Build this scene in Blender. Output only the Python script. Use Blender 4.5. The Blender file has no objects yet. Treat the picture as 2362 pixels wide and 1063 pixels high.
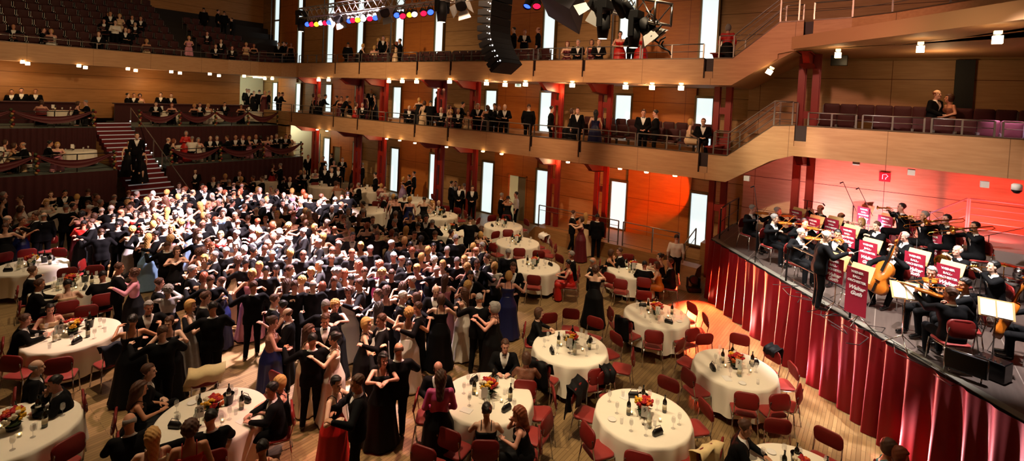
import bpy, math, random
import numpy as np
from mathutils import Vector, Matrix, Euler
random.seed(7); rnd = random.Random(11)
C = bpy.context.scene.collection
D = bpy.data
PI = math.pi
# ---------------------------------------------------------------- camera model (also used to turn photo measurements into places)
F=1150.;CX=1181.;CY=265.;AZ=math.radians(37.1);PT=math.radians(1.9);RO=math.radians(2.63);EYE=6.2
ca,sa=math.cos(AZ),math.sin(AZ);cp,sp=math.cos(PT),math.sin(PT)
FW=Vector((ca*cp,sa*cp,-sp));R0=Vector((sa,-ca,0.));U0=Vector((ca*sp,sa*sp,cp))
RT=R0*math.cos(RO)+U0*math.sin(RO);UP=-R0*math.sin(RO)+U0*math.cos(RO)
def ray(px,py): return FW+RT*((px-CX)/F)-UP*((py-CY)/F)
def atz(px,py,z):
    d=ray(px,py);t=(z-EYE)/d.z;return Vector((d.x*t,d.y*t,z))
def atx(px,py,X):
    d=ray(px,py);t=X/d.x;return Vector((X,d.y*t,EYE+d.z*t))
def aty(px,py,Y):
    d=ray(px,py);t=Y/d.y;return Vector((d.x*t,Y,EYE+d.z*t))
def proj(p):
    v=Vector(p)-Vector((0,0,EYE));w=v.dot(FW);return (CX+F*v.dot(RT)/w,CY-F*v.dot(UP)/w,w)
cam=D.cameras.new('camera');co=D.objects.new('camera',cam);C.objects.link(co)
m=Matrix((RT,UP,-FW)).transposed().to_4x4();m.translation=Vector((0,0,EYE));co.matrix_world=m
cam.sensor_width=36;cam.lens=F/2362*36;cam.shift_y=-(531.5-CY)/2362;cam.clip_end=200;cam.clip_start=.1
bpy.context.scene.camera=co
sc=bpy.context.scene
sc.view_settings.view_transform='Standard';sc.view_settings.look='None';sc.view_settings.gamma=1;sc.view_settings.use_curve_mapping=False;sc.view_settings.exposure=0
sc.cycles.max_bounces=4;sc.cycles.use_adaptive_sampling=True;sc.cycles.adaptive_threshold=.02;sc.cycles.diffuse_bounces=2;sc.cycles.glossy_bounces=2;sc.cycles.transmission_bounces=3;sc.cycles.transparent_max_bounces=6
sc.cycles.caustics_reflective=False;sc.cycles.caustics_refractive=False;sc.cycles.sample_clamp_indirect=4
w=D.worlds.new('world');sc.world=w;w.use_nodes=True
w.node_tree.nodes['Background'].inputs[0].default_value=(.5,.28,.14,1);w.node_tree.nodes['Background'].inputs[1].default_value=.012
# ---------------------------------------------------------------- materials
def lin(c):
    if isinstance(c,str): c=[int(c[i:i+2],16)/255 for i in (0,2,4)]
    return tuple(((x/12.92) if x<.04045 else ((x+.055)/1.055)**2.4) for x in c)+(1,)
MAT={}
def mat(name,col,rough=.6,metal=0,emit=0,spec=.5,noise=0,scale=20,alpha=1,sheen=0,trans=0,bump=0,ecol=None):
    if name in MAT: return MAT[name]
    m=D.materials.new(name);m.use_nodes=True;nt=m.node_tree;b=nt.nodes['Principled BSDF']
    c=lin(col);b.inputs['Base Color'].default_value=c;b.inputs['Roughness'].default_value=rough;b.inputs['Metallic'].default_value=metal
    b.inputs['Specular IOR Level'].default_value=spec
    if emit:
        b.inputs['Emission Color'].default_value=lin(ecol) if ecol else c;b.inputs['Emission Strength'].default_value=emit
    if alpha<1: b.inputs['Alpha'].default_value=alpha
    if trans: b.inputs['Transmission Weight'].default_value=trans
    if sheen: b.inputs['Sheen Weight'].default_value=sheen
    if noise or bump:
        tc=nt.nodes.new('ShaderNodeTexCoord');n=nt.nodes.new('ShaderNodeTexNoise');n.inputs['Scale'].default_value=scale;n.inputs['Detail'].default_value=4
        nt.links.new(tc.outputs['Object'],n.inputs['Vector'])
        if noise:
            r=nt.nodes.new('ShaderNodeMix');r.data_type='RGBA'
            r.inputs[6].default_value=tuple(x*(1-noise) for x in c[:3])+(1,);r.inputs[7].default_value=tuple(min(1,x*(1+noise)) for x in c[:3])+(1,)
            nt.links.new(n.outputs['Fac'],r.inputs[0]);nt.links.new(r.outputs[2],b.inputs['Base Color'])
        if bump:
            bp=nt.nodes.new('ShaderNodeBump');bp.inputs['Strength'].default_value=bump;nt.links.new(n.outputs['Fac'],bp.inputs['Height']);nt.links.new(bp.outputs[0],b.inputs['Normal'])
    MAT[name]=m;return m
def wood(name,c1,c2,axis='Y',seams=None,rough=.45,sx=1.2,seamcol='3a1c0c',vseam=0,vaxis=None):
    """veneer with stretched grain; seams: horizontal joints every n metres, vseam: vertical joints"""
    if name in MAT: return MAT[name]
    m=D.materials.new(name);m.use_nodes=True;nt=m.node_tree;b=nt.nodes['Principled BSDF'];N=nt.nodes.new;L=nt.links.new
    tc=N('ShaderNodeTexCoord');mp=N('ShaderNodeMapping');L(tc.outputs['Object'],mp.inputs[0])
    s={'X':(sx,12,12),'Y':(12,sx,12),'Z':(12,12,sx)}[axis];mp.inputs['Scale'].default_value=s
    n=N('ShaderNodeTexNoise');n.inputs['Scale'].default_value=1.3;n.inputs['Detail'].default_value=6;L(mp.outputs[0],n.inputs[0])
    cr=N('ShaderNodeValToRGB');cr.color_ramp.elements[0].position=.3;cr.color_ramp.elements[1].position=.7
    cr.color_ramp.elements[0].color=lin(c1);cr.color_ramp.elements[1].color=lin(c2);L(n.outputs['Fac'],cr.inputs[0])
    out=cr.outputs[0]
    def seam(coord,period,width,out):
        sx_=N('ShaderNodeSeparateXYZ');L(tc.outputs['Object'],sx_.inputs[0])
        a=N('ShaderNodeMath');a.operation='DIVIDE';L(sx_.outputs[coord],a.inputs[0]);a.inputs[1].default_value=period
        f=N('ShaderNodeMath');f.operation='FRACT';L(a.outputs[0],f.inputs[0])
        l=N('ShaderNodeMath');l.operation='LESS_THAN';L(f.outputs[0],l.inputs[0]);l.inputs[1].default_value=width/period
        mx=N('ShaderNodeMix');mx.data_type='RGBA';L(l.outputs[0],mx.inputs[0]);L(out,mx.inputs[6]);mx.inputs[7].default_value=lin(seamcol)
        return mx.outputs[2]
    if seams: out=seam('Z',seams,.02,out)
    if vseam: out=seam(vaxis or 'Y',vseam,.015,out)
    L(out,b.inputs['Base Color']);b.inputs['Roughness'].default_value=rough;b.inputs['Specular IOR Level'].default_value=.35
    MAT[name]=m;return m
# ---------------------------------------------------------------- mesh building
class MB:
    def __init__(s): s.v=[];s.f=[];s.m=[];s.sm=[]
    def add(s,vs,fs,mi=0,sm=False,M=None):
        o=len(s.v)
        for p in vs:
            s.v.append(tuple(M@Vector(p)) if M is not None else tuple(p))
        for f in fs: s.f.append(tuple(i+o for i in f));s.m.append(mi);s.sm.append(sm)
        return s
    def box(s,a,b,mi=0,M=None,bev=0):
        x0,y0,z0=[min(a[i],b[i]) for i in range(3)];x1,y1,z1=[max(a[i],b[i]) for i in range(3)]
        v=[(x0,y0,z0),(x1,y0,z0),(x1,y1,z0),(x0,y1,z0),(x0,y0,z1),(x1,y0,z1),(x1,y1,z1),(x0,y1,z1)]
        f=[(0,3,2,1),(4,5,6,7),(0,1,5,4),(1,2,6,5),(2,3,7,6),(3,0,4,7)]
        return s.add(v,f,mi,False,M)
    def tube(s,pts,r,n=8,mi=0,M=None,cap=True,r2=None):
        pts=[Vector(p) for p in pts];vs=[];fs=[];k=len(pts);prev=None
        for i,p in enumerate(pts):
            t=(pts[min(i+1,k-1)]-pts[max(i-1,0)]).normalized()
            if prev is None:
                a=Vector((0,0,1)) if abs(t.z)<.9 else Vector((1,0,0));u=t.cross(a).normalized()
            else: u=(prev-t*prev.dot(t)).normalized()
            prev=u;w_=t.cross(u);rr=r if r2 is None else r+(r2-r)*i/(k-1)
            if isinstance(r,(list,tuple)): rr=r[i]
            for j in range(n):
                q=2*PI*j/n;vs.append(p+u*(math.cos(q)*rr)+w_*(math.sin(q)*rr))
        for i in range(k-1):
            for j in range(n): fs.append((i*n+j,i*n+(j+1)%n,(i+1)*n+(j+1)%n,(i+1)*n+j))
        if cap: fs.append(tuple(range(n))[::-1]);fs.append(tuple((k-1)*n+j for j in range(n)))
        return s.add(vs,fs,mi,True,M)
    def lathe(s,prof,n=16,mi=0,M=None,c=(0,0,0)):
        vs=[];fs=[];k=len(prof)
        for r,z in prof:
            for j in range(n):
                q=2*PI*j/n;vs.append((c[0]+r*math.cos(q),c[1]+r*math.sin(q),c[2]+z))
        for i in range(k-1):
            for j in range(n): fs.append((i*n+j,i*n+(j+1)%n,(i+1)*n+(j+1)%n,(i+1)*n+j))
        if prof[0][0]>1e-4: fs.append(tuple(range(n))[::-1])
        if prof[-1][0]>1e-4: fs.append(tuple((k-1)*n+j for j in range(n)))
        return s.add(vs,fs,mi,True,M)
    def ball(s,c,r,n=8,mi=0,M=None,sc_=(1,1,1)):
        k=max(4,n//2+1);vs=[];fs=[]
        for i in range(k+1):
            a=PI*i/k
            for j in range(n):
                q=2*PI*j/n;vs.append((c[0]+r*sc_[0]*math.sin(a)*math.cos(q),c[1]+r*sc_[1]*math.sin(a)*math.sin(q),c[2]-r*sc_[2]*math.cos(a)))
        for i in range(k):
            for j in range(n): fs.append((i*n+j,i*n+(j+1)%n,(i+1)*n+(j+1)%n,(i+1)*n+j))
        return s.add(vs,fs,mi,True,M)
    def prism(s,poly,z0,z1,mi=0,M=None,sm=False):
        n=len(poly);v=[(x,y,z0) for x,y in poly]+[(x,y,z1) for x,y in poly]
        f=[tuple(range(n))[::-1],tuple(range(n,2*n))]+[(i,(i+1)%n,(i+1)%n+n,i+n) for i in range(n)]
        return s.add(v,f,mi,sm,M)
    def sheet(s,rows,mi=0,sm=True,closed=False):
        n=len(rows[0]);vs=[p for r in rows for p in r];fs=[]
        for i in range(len(rows)-1):
            for j in range(n if closed else n-1): fs.append((i*n+j,i*n+(j+1)%n,(i+1)*n+(j+1)%n,(i+1)*n+j))
        return s.add(vs,fs,mi,sm)
    def mesh(s,name,mats=()):
        me=D.meshes.new(name);me.from_pydata(s.v,[],s.f)
        me.polygons.foreach_set('material_index',s.m);me.polygons.foreach_set('use_smooth',s.sm)
        for m in (mats if isinstance(mats,(list,tuple)) else [mats]): me.materials.append(m)
        me.update();return me
def link(name,me,parent=None,M=None,mats=None,bev=0):
    o=D.objects.new(name,me);C.objects.link(o)
    if parent is not None: o.parent=parent
    if M is not None:
        if isinstance(M,(tuple,Vector)): o.location=M
        else: o.matrix_local=M
    if mats:
        for i,m in enumerate(mats):
            if m is not None and i<len(o.material_slots): o.material_slots[i].link='OBJECT';o.material_slots[i].material=m
    if bev:
        b=o.modifiers.new('bevel','BEVEL');b.width=bev;b.segments=2;b.limit_method='ANGLE'
    return o
def build(name,mb,mats,parent=None,M=None,bev=0): return link(name,mb.mesh(name,mats),parent,M,None,bev)
def tag(o,label=None,cat=None,group=None,kind=None):
    if label: o['label']=label
    if cat: o['category']=cat
    if group: o['group']=group
    if kind: o['kind']=kind
    return o
def empty(name,loc=(0,0,0),rz=0,s=1):
    o=D.objects.new(name,None);C.objects.link(o);o.location=loc;o.rotation_euler=(0,0,rz);o.scale=(s,s,s);o.empty_display_size=.2;return o
KIDS={}
def copy_tree(o,loc=None,rz=None,parent=None):
    c=o.copy();C.objects.link(c)
    if parent is not None: c.parent=parent
    if loc is not None: c.location=loc
    if rz is not None: c.rotation_euler=(0,0,rz)
    for k in [x for x in o.children]: copy_tree(k,None,None,c)
    return c
def struct(name,mb,mats,bev=0): return tag(build(name,mb,mats,None,None,bev),kind='structure')
# ---------------------------------------------------------------- implicit surfaces
def nets(f,lo,h):
    """surface nets over a scalar grid f (negative inside)"""
    nx,ny,nz=f.shape;s=f<0
    cell=np.zeros((nx-1,ny-1,nz-1),int)
    cnr=[(i,j,k) for i in (0,1) for j in (0,1) for k in (0,1)]
    for i,j,k in cnr: cell+=s[i:nx-1+i,j:ny-1+j,k:nz-1+k]
    act=(cell>0)&(cell<8);idx=-np.ones(act.shape,int);I=np.argwhere(act);idx[act]=np.arange(len(I))
    acc=np.zeros((len(I),3));cnt=np.zeros(len(I))
    for a in cnr:
        for ax in range(3):
            if a[ax]: continue
            b=list(a);b[ax]=1
            fa=f[I[:,0]+a[0],I[:,1]+a[1],I[:,2]+a[2]];fb=f[I[:,0]+b[0],I[:,1]+b[1],I[:,2]+b[2]]
            x=(fa<0)!=(fb<0);t=np.where(x,fa/np.where(x,fa-fb,1),0)
            p=np.tile(np.array(a,float),(len(I),1));p[:,ax]+=t
            acc+=p*x[:,None];cnt+=x
    V=(I+acc/cnt[:,None])*h+np.array(lo);Q=[]
    for ax in range(3):
        u,v=[(1,2),(2,0),(0,1)][ax];sl=[slice(None)]*3;sr=[slice(None)]*3;sl[ax]=slice(0,-1);sr[ax]=slice(1,None)
        a=s[tuple(sl)];b=s[tuple(sr)];E=np.argwhere(a!=b);E=E[(E[:,u]>0)&(E[:,v]>0)&(E[:,u]<f.shape[u]-1)&(E[:,v]<f.shape[v]-1)]
        if not len(E): continue
        def g(du,dv):
            e=E.copy();e[:,u]-=du;e[:,v]-=dv;return idx[e[:,0],e[:,1],e[:,2]]
        q=np.stack([g(0,0),g(1,0),g(1,1),g(0,1)],1);inside=a[E[:,0],E[:,1],E[:,2]]
        q[~inside]=q[~inside][:,::-1];Q.append(q)
    return V,np.concatenate(Q) if Q else np.zeros((0,4),int)
def grid(lo,hi,h):
    ax=[np.arange(lo[i]-2*h,hi[i]+3*h,h) for i in range(3)]
    return np.stack(np.meshgrid(*ax,indexing='ij'),-1),[a[0] for a in ax]
def cap(P,a,b,ra,rb=None):
    rb=ra if rb is None else rb;a=np.array(a,float);b=np.array(b,float);d=b-a
    t=np.clip(((P-a)@d)/max(1e-9,d@d),0,1);return np.linalg.norm(P-a-t[...,None]*d,axis=-1)-(ra+(rb-ra)*t)
def ell(P,c,r):
    q=(P-np.array(c));r=np.array(r,float);k0=np.linalg.norm(q/r,axis=-1);k1=np.linalg.norm(q/(r*r),axis=-1)+1e-9;return k0*(k0-1)/k1
def smin(a,b,k=.03):
    h=np.clip(.5+.5*(b-a)/k,0,1);return b+(a-b)*h-k*h*(1-h)
def sm_all(L,k=.03):
    r=L[0]
    for x in L[1:]: r=smin(r,x,k)
    return r
# ---------------------------------------------------------------- people
SK=[mat('skin_fair','e3b79b',.5,noise=.05),mat('skin_tan','c98f6d',.5,noise=.05),mat('skin_rosy','dba08a',.5,noise=.05)]
EYEM=mat('eye_dark','1c1512',.3);LIP=mat('lip','a8524c',.5)
HC={'g':('grey',mat('hair_grey','8d8984',.75,noise=.3,scale=60)),'w':('white',mat('hair_white','cdc9c0',.75,noise=.2,scale=60)),
 'k':('black',mat('hair_black','15110f',.5,noise=.3,scale=60)),'n':('brown',mat('hair_brown','4a2c1a',.6,noise=.35,scale=60)),
 'l':('blonde',mat('hair_blonde','c79a58',.65,noise=.3,scale=60)),'r':('red-brown',mat('hair_auburn','7a3a1c',.6,noise=.3,scale=60))}
BLK=mat('suit_black','09090b',.85,spec=.15,noise=.25,scale=9);TRO=mat('trouser_black','08080a',.85,spec=.15,noise=.2,scale=9)
SHIRT=mat('shirt_white','efece6',.7,noise=.04);BOW=mat('bow_black','08080a',.5);SHOE=mat('shoe_patent','0a0909',.12,spec=.8)
GC={'k':('black',mat('cloth_black','08080a',.7,spec=.2,noise=.2,scale=9)),'r':('red',mat('cloth_red','c01a12',.5,noise=.12,scale=9)),
 'w':('white',mat('cloth_white','e9e2d6',.5,noise=.06)),'p':('pink',mat('cloth_pink','d992a6',.5,noise=.1)),'b':('pale blue',mat('cloth_blue','7fa3c4',.45,noise=.12)),
 'n':('navy blue',mat('cloth_navy','141c4a',.4,noise=.2)),'s':('silver grey',mat('cloth_silver','a9a6a3',.35,noise=.2)),'l':('lilac',mat('cloth_lilac','a88bb8',.45,noise=.1)),
 't':('turquoise',mat('cloth_teal','3f9fb5',.5,noise=.1)),'u':('burgundy',mat('cloth_burgundy','5a0f1a',.5,noise=.15)),'g':('champagne',mat('cloth_champagne','d8b890',.35,noise=.08)),
 'o':('orange',mat('cloth_orange','d8761c',.5,noise=.1)),'m':('magenta',mat('cloth_magenta','d8508e',.5,noise=.1)),'e':('emerald green',mat('cloth_green','3fae7a',.4)),'v':('patterned brown',mat('cloth_pattern','7a4a34',.6,noise=.7,scale=45))}
def nmesh(name,parts,mats,h_=None):
    """parts: list of (V,Q,fn) ; fn gives a material index per face centre"""
    vs=[];fs=[];ms=[];o=0
    for V,Q,fn in parts:
        vs.append(V);fs.append(Q+o);ms.append(fn(V[Q].mean(1)) if fn else np.zeros(len(Q),int));o+=len(V)
    V=np.concatenate(vs);Q=np.concatenate(fs);M=np.concatenate(ms)
    me=D.meshes.new(name);me.vertices.add(len(V));me.vertices.foreach_set('co',V.astype(np.float32).ravel())
    me.loops.add(len(Q)*4);me.loops.foreach_set('vertex_index',Q.astype(np.int32).ravel())
    me.polygons.add(len(Q));me.polygons.foreach_set('loop_start',np.arange(0,len(Q)*4,4,dtype=np.int32))
    me.polygons.foreach_set('material_index',M.astype(np.int32));me.polygons.foreach_set('use_smooth',np.ones(len(Q),bool))
    for m in mats: me.materials.append(m)
    me.update(calc_edges=True);me.validate();return me
def iso(fn,lo,hi,h):
    P,l=grid(lo,hi,h);f=fn(P);V,Q=nets(f,l,h);return V,Q
# head, origin at the base of the skull centre, facing +Y
def head_sdf(P,f=0):
    L=[ell(P,(0,-.012,.035),(.074,.093,.09)),ell(P,(0,.022,-.045),(.054-.004*f,.062,.072-.004*f)),cap(P,(0,.07,-.09),(0,.06,-.085),.022),cap(P,(0,.012,-.07),(0,-.02,-.17),.052-.006*f)]
    b=sm_all(L,.035)
    b=smin(b,cap(P,(0,.083,.012),(0,.102,-.026),.007,.013),.012)
    b=smin(b,cap(P,(-.03,.077,.028),(.03,.077,.028),.010),.015)
    for s in (-1,1):
        b=smin(b,ell(P,(s*.074,-.004,-.01),(.011,.02,.03)),.006)
        b=-smin(-b,cap(P,(s*.031,.096,.009),(s*.031,.098,.009),.010),.012)
        b=smin(b,ell(P,(s*.031,.076,.008),(.013,.011,.010)),.003)
        b=smin(b,ell(P,(s*.036,.06,-.03),(.022,.018,.02)),.02)
    b=smin(b,cap(P,(-.017,.084,-.055),(.017,.084,-.055),.007),.008)
    return b
def head_mi(c):
    m=np.zeros(len(c),int)
    for s in (-1,1): m[(abs(c[:,0]-s*.031)<.012)&(abs(c[:,2]-.008)<.0065)&(c[:,1]>.07)]=1
    for s in (-1,1): m[(abs(c[:,0]-s*.032)<.018)&(abs(c[:,2]-.03)<.005)&(c[:,1]>.07)]=3
    m[(abs(c[:,0])<.024)&(abs(c[:,2]+.056)<.009)&(c[:,1]>.08)]=2
    return m
HEADS=[iso(lambda P,f=f:head_sdf(P,f),(-.09,-.11,-.2),(.09,.12,.13),h) for h in (.0075,.017) for f in (0,1)]
def hair_sdf(P,st):
    x,y,z=P[...,0],P[...,1],P[...,2]
    wob=.004*np.sin(x*90+y*60)*np.sin(z*80+x*30)
    base=ell(P,(0,-.018,.04),(.084,.102,.1))+wob
    face=np.maximum(.028-y+.55*np.clip(z-.07,-1,.0)*-1*.2,z-.088+.0*x)  # negative inside the face window
    cut=np.maximum(base,-(np.maximum(.03-y,z-.085)))
    if st=='short': return np.maximum(np.maximum(cut,-.035-.6*y-z),-(np.maximum(.0-y,z-.035)))
    if st=='bald': return np.maximum(np.maximum(ell(P,(0,-.018,.02),(.083,.1,.09)),z-.055+.2*y),np.maximum(-.04-.6*y-z,y-.02))
    if st=='bob':
        b=smin(base-.006,ell(P,(0,-.03,-.02),(.094,.085,.1)),.04)
        return np.maximum(np.maximum(b,-(np.maximum(.035-y,z-.078))),-.1-z)
    if st=='curly':
        b=ell(P,(0,-.02,.035),(.103,.115,.118))+.009*np.sin(x*75)*np.sin(y*80)*np.sin(z*70)+wob
        return np.maximum(np.maximum(b,-(np.maximum(.035-y,z-.075))),-.075-z)
    if st=='long':
        b=smin(base-.006,cap(P,(0,-.06,.0),(0,-.09,-.27),.085,.06)*1.0,.05)
        b=smin(b,ell(P,(0,-.03,-.03),(.094,.075,.11)),.03)+wob
        return np.maximum(b,-(np.maximum(.03-y,z-.078)))
    if st=='bun':
        b=np.maximum(cut,-.05-.5*y-z);b=smin(b,ell(P,(0,-.115,.065),(.045,.042,.042))+wob,.02);return b
HAIR={}
def hair_mesh(st,K=1):
    if (st,K) not in HAIR:
        lo={'long':(-.13,-.18,-.36)}.get(st,(-.12,-.17,-.13));HAIR[(st,K)]=nmesh('hair_'+st,[iso(lambda P:hair_sdf(P,st),lo,(.12,.11,.16),.009*K)+(None,)],[HC['n'][1]])
    return HAIR[(st,K)]
# hand, origin at wrist, fingers along +X, palm facing -Z, thumb towards +Y
def hand_iso(curl,h=.006):
    def fn(P):
        L=[cap(P,(0,0,0),(.03,0,0),.021,.022)]
        for y in (-.024,-.008,.009,.025): L.append(cap(P,(.02,y*.8,0),(.082,y,0),.014,.0125))
        b=sm_all(L,.012)
        for y,l in ((-.027,.052),(-.0095,.066),(.009,.072),(.0265,.064)):
            a1=curl*.5;a2=curl*1.3;p=(.084,y,0);q=(.084+l*.5*math.cos(a1),y*1.08,-l*.5*math.sin(a1));r=(q[0]+l*.5*math.cos(a2),y*1.12,q[2]-l*.5*math.sin(a2))
            b=smin(b,smin(cap(P,p,q,.0095,.0088),cap(P,q,r,.0088,.007),.004),.005)
        t=smin(cap(P,(.018,.024,-.004),(.05,.052,-.014),.014,.011),cap(P,(.05,.052,-.014),(.078,.056,-.026),.0105,.008),.004)
        return smin(b,t,.008)
    return iso(fn,(-.03,-.05,-.09),(.17,.08,.03),h)
HANDS={(c,k):hand_iso(c,.011 if k else .006) for c in (.35,1.25) for k in (False,True)}
def frame(d,n):
    d=np.array(d,float);d/=np.linalg.norm(d);n=np.array(n,float);n-=d*(n@d);n/=np.linalg.norm(n)+1e-9;return np.stack([d,np.cross(n,d),n],0)
POSES={}
def P_(**k): return k
S0=dict(pel=(0,0,.95),nk=(0,.0,1.47),kn=[(-.1,.03,.51),(.1,.03,.51)],an=[(-.11,-.02,.1),(.11,-.02,.1)],hd=(0,0),sit=0,tw=0,curl=(.35,.35))
T0=dict(pel=(0,-.02,.55),nk=(0,.03,1.07),kn=[(-.11,.42,.52),(.11,.42,.52)],an=[(-.12,.38,.1),(.12,.42,.1)],hd=(0,0),sit=1,tw=0,curl=(.35,.35))
# el / wr / hand direction given left (-x) then right (+x)
PD=dict(
 stand=dict(S0,el=[(-.26,-.04,1.15),(.26,-.04,1.15)],wr=[(-.26,.05,.9),(.26,.05,.9)],hdir=[(0,.2,-1),(0,.2,-1)]),
 clasp=dict(S0,el=[(-.25,-.02,1.16),(.25,-.02,1.16)],wr=[(-.1,.19,1.03),(.1,.2,1.02)],hdir=[(1,.3,-.2),(-1,.3,-.2)],hd=(-12,0)),
 lead=dict(S0,el=[(-.44,.1,1.25),(.34,.17,1.2)],wr=[(-.5,.34,1.38),(.14,.36,1.16)],hdir=[(.3,1,.4),(-1,.4,.1)],hd=(-8,15),curl=(1.25,.35),an=[(-.13,-.1,.1),(.11,.08,.1)]),
 follow=dict(S0,el=[(-.3,.18,1.26),(.42,.1,1.2)],wr=[(-.22,.4,1.42),(.48,.32,1.36)],hdir=[(.5,.5,.1),(-.3,1,.3)],hd=(-4,-18),curl=(.35,1.25)),
 hug=dict(S0,el=[(-.27,.22,1.36),(.27,.22,1.34)],wr=[(-.1,.42,1.46),(.1,.43,1.44)],hdir=[(.6,.6,-.1),(-.6,.6,-.1)],hd=(0,20)),
 low=dict(S0,el=[(-.3,.1,1.2),(.3,.1,1.2)],wr=[(-.16,.33,1.06),(.16,.33,1.08)],hdir=[(.9,.5,0),(-.9,.5,0)],hd=(-14,0)),
 fold=dict(S0,el=[(-.26,.05,1.16),(.26,.05,1.16)],wr=[(.03,.2,1.2),(-.03,.23,1.17)],hdir=[(1,.1,.3),(-1,.1,.2)]),
 glass=dict(S0,el=[(-.26,-.02,1.15),(.27,.02,1.16)],wr=[(-.25,.06,.91),(.16,.24,1.27)],hdir=[(0,.2,-1),(-.5,.6,.4)],curl=(.35,1.25),hd=(0,-15)),
 rail=dict(S0,nk=(0,.22,1.4),el=[(-.28,.3,1.12),(.28,.3,1.12)],wr=[(-.12,.45,1.08),(.12,.45,1.08)],hdir=[(1,.3,0),(-1,.3,0)],hd=(-12,0)),
 walk=dict(S0,el=[(-.25,-.12,1.16),(.25,.06,1.16)],wr=[(-.25,-.1,.9),(.25,.22,.96)],hdir=[(0,.1,-1),(0,.5,-.8)],kn=[(-.1,.18,.55),(.1,-.04,.5)],an=[(-.1,.22,.1),(.1,-.28,.13)]),
 conduct=dict(S0,nk=(0,.07,1.45),el=[(-.3,.2,1.2),(.34,.16,1.24)],wr=[(-.24,.44,1.22),(.28,.42,1.36)],hdir=[(.2,1,.1),(0,1,.3)],hd=(-16,0),curl=(.35,1.25)),
 table=dict(T0,el=[(-.27,.17,.84),(.27,.17,.84)],wr=[(-.13,.4,.82),(.13,.4,.82)],hdir=[(.7,.7,0),(-.7,.7,0)],nk=(0,.08,1.06),hd=(-8,10)),
 lap=dict(T0,el=[(-.26,.02,.8),(.26,.02,.8)],wr=[(-.1,.24,.68),(.1,.24,.68)],hdir=[(.8,.6,-.1),(-.8,.6,-.1)],hd=(0,-10)),
 chin=dict(T0,el=[(-.27,.17,.83),(.2,.3,.84)],wr=[(-.1,.38,.82),(.08,.24,1.03)],hdir=[(.8,.5,0),(-.3,0,1)],nk=(0,.12,1.04),hd=(-12,12),curl=(.35,1.25)),
 reach=dict(T0,el=[(-.42,.1,.95),(.27,.17,.84)],wr=[(-.66,.2,.9),(.13,.4,.82)],hdir=[(-1,.3,0),(-.7,.7,0)],hd=(-4,25)),
 violin=dict(T0,el=[(-.26,.22,.92),(.34,.1,.9)],wr=[(-.33,.42,1.08),(.2,.36,.98)],hdir=[(.3,.1,1),(-.6,.7,.1)],hd=(-6,30),curl=(1.25,1.25)),
 flute=dict(T0,el=[(-.18,.24,.95),(.36,.06,.92)],wr=[(.07,.22,1.1),(.33,.2,1.09)],hdir=[(.3,.2,1),(0,.4,1)],hd=(-4,15),curl=(1.25,1.25)),
 clarinet=dict(T0,el=[(-.25,.15,.86),(.25,.15,.84)],wr=[(-.04,.3,.98),(.04,.35,.88)],hdir=[(.6,.6,.2),(-.6,.6,.1)],hd=(-10,0),curl=(1.25,1.25)),
 trumpet=dict(T0,el=[(-.25,.17,.95),(.25,.17,.95)],wr=[(-.05,.3,1.12),(.06,.33,1.12)],hdir=[(.5,.6,.5),(-.5,.6,.5)],hd=(2,0),curl=(1.25,1.25)),
 trombone=dict(T0,el=[(-.24,.17,.96),(.22,.28,.96)],wr=[(-.08,.26,1.1),(.04,.52,1.03)],hdir=[(.4,.6,.5),(-.4,.6,.2)],hd=(2,8),curl=(1.25,1.25)),
 cello=dict(T0,el=[(-.33,.14,1.0),(.4,.16,.86)],wr=[(-.13,.2,1.13),(.36,.38,.74)],hdir=[(.8,.1,.5),(-.5,.6,-.3)],kn=[(-.25,.4,.5),(.25,.4,.5)],hd=(-10,0),curl=(1.25,1.25)),
)
def rot_head(pit,yaw): return np.array(Matrix.Rotation(math.radians(yaw),3,'Z')@Matrix.Rotation(math.radians(pit),3,'X'))
def trunk(P,p,f,inf=0,low=0):
    pe=np.array(p['pel']);nk=np.array(p['nk']);tw=math.radians(p['tw']);L=[]
    X=np.array([1,0,0.]);wid=(.07,.055,.085,.14) if not f else (.078,.045,.07,.12)
    rad=(.112,.1,.108,.062) if not f else (.108,.08,.092,.05)
    def at(t,back=0): return pe+(nk-pe)*t+np.array([0,-back,0])
    for s in (-1,1):
        a=at(-.02)+X*s*wid[0];b=at(.36)+X*s*wid[1];c=at(.68,-.005)+X*s*wid[2];d=at(.88)+X*s*wid[3]
        L+=[cap(P,a,b,rad[0]+inf,rad[1]+inf),cap(P,b,c,rad[1]+inf,rad[2]+inf),cap(P,c,d,rad[2]+inf,rad[3]+inf)]
        if f: L.append(ell(P,at(.66)+np.array([s*.07,.082,0]),(.058+inf,.058+inf,.06+inf)))
    L.append(cap(P,at(.9),at(1.03),.075+inf,.055+inf))
    return sm_all(L,.05)
def arms(P,p,f,inf=0,r=None):
    nk=np.array(p['nk']);pe=np.array(p['pel']);ax=(nk-pe)/np.linalg.norm(nk-pe);sh=nk-ax*.055;o=None;k=.86 if f else 1
    for i,s in ((0,-1),(1,1)):
        S=sh+np.array([s*(.175 if f else .195),0,0]);E=np.array(p['el'][i]);W=np.array(p['wr'][i])
        a=smin(cap(P,S,E,.052*k+inf,.042*k+inf),cap(P,E,W,.042*k+inf,.027*k+inf*.8),.02);o=a if o is None else np.minimum(o,a)
    return o
def legs(P,p,f,inf=0):
    pe=np.array(p['pel']);o=None
    for i,s in ((0,-1),(1,1)):
        Hh=pe+np.array([s*.095,0,-.03]);K=np.array(p['kn'][i]);A=np.array(p['an'][i])
        a=smin(cap(P,Hh,K,.088+inf,.056+inf),cap(P,K,A,.056+inf,.036+inf*1.1),.03);o=a if o is None else smin(o,a,.02)
    return o
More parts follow.
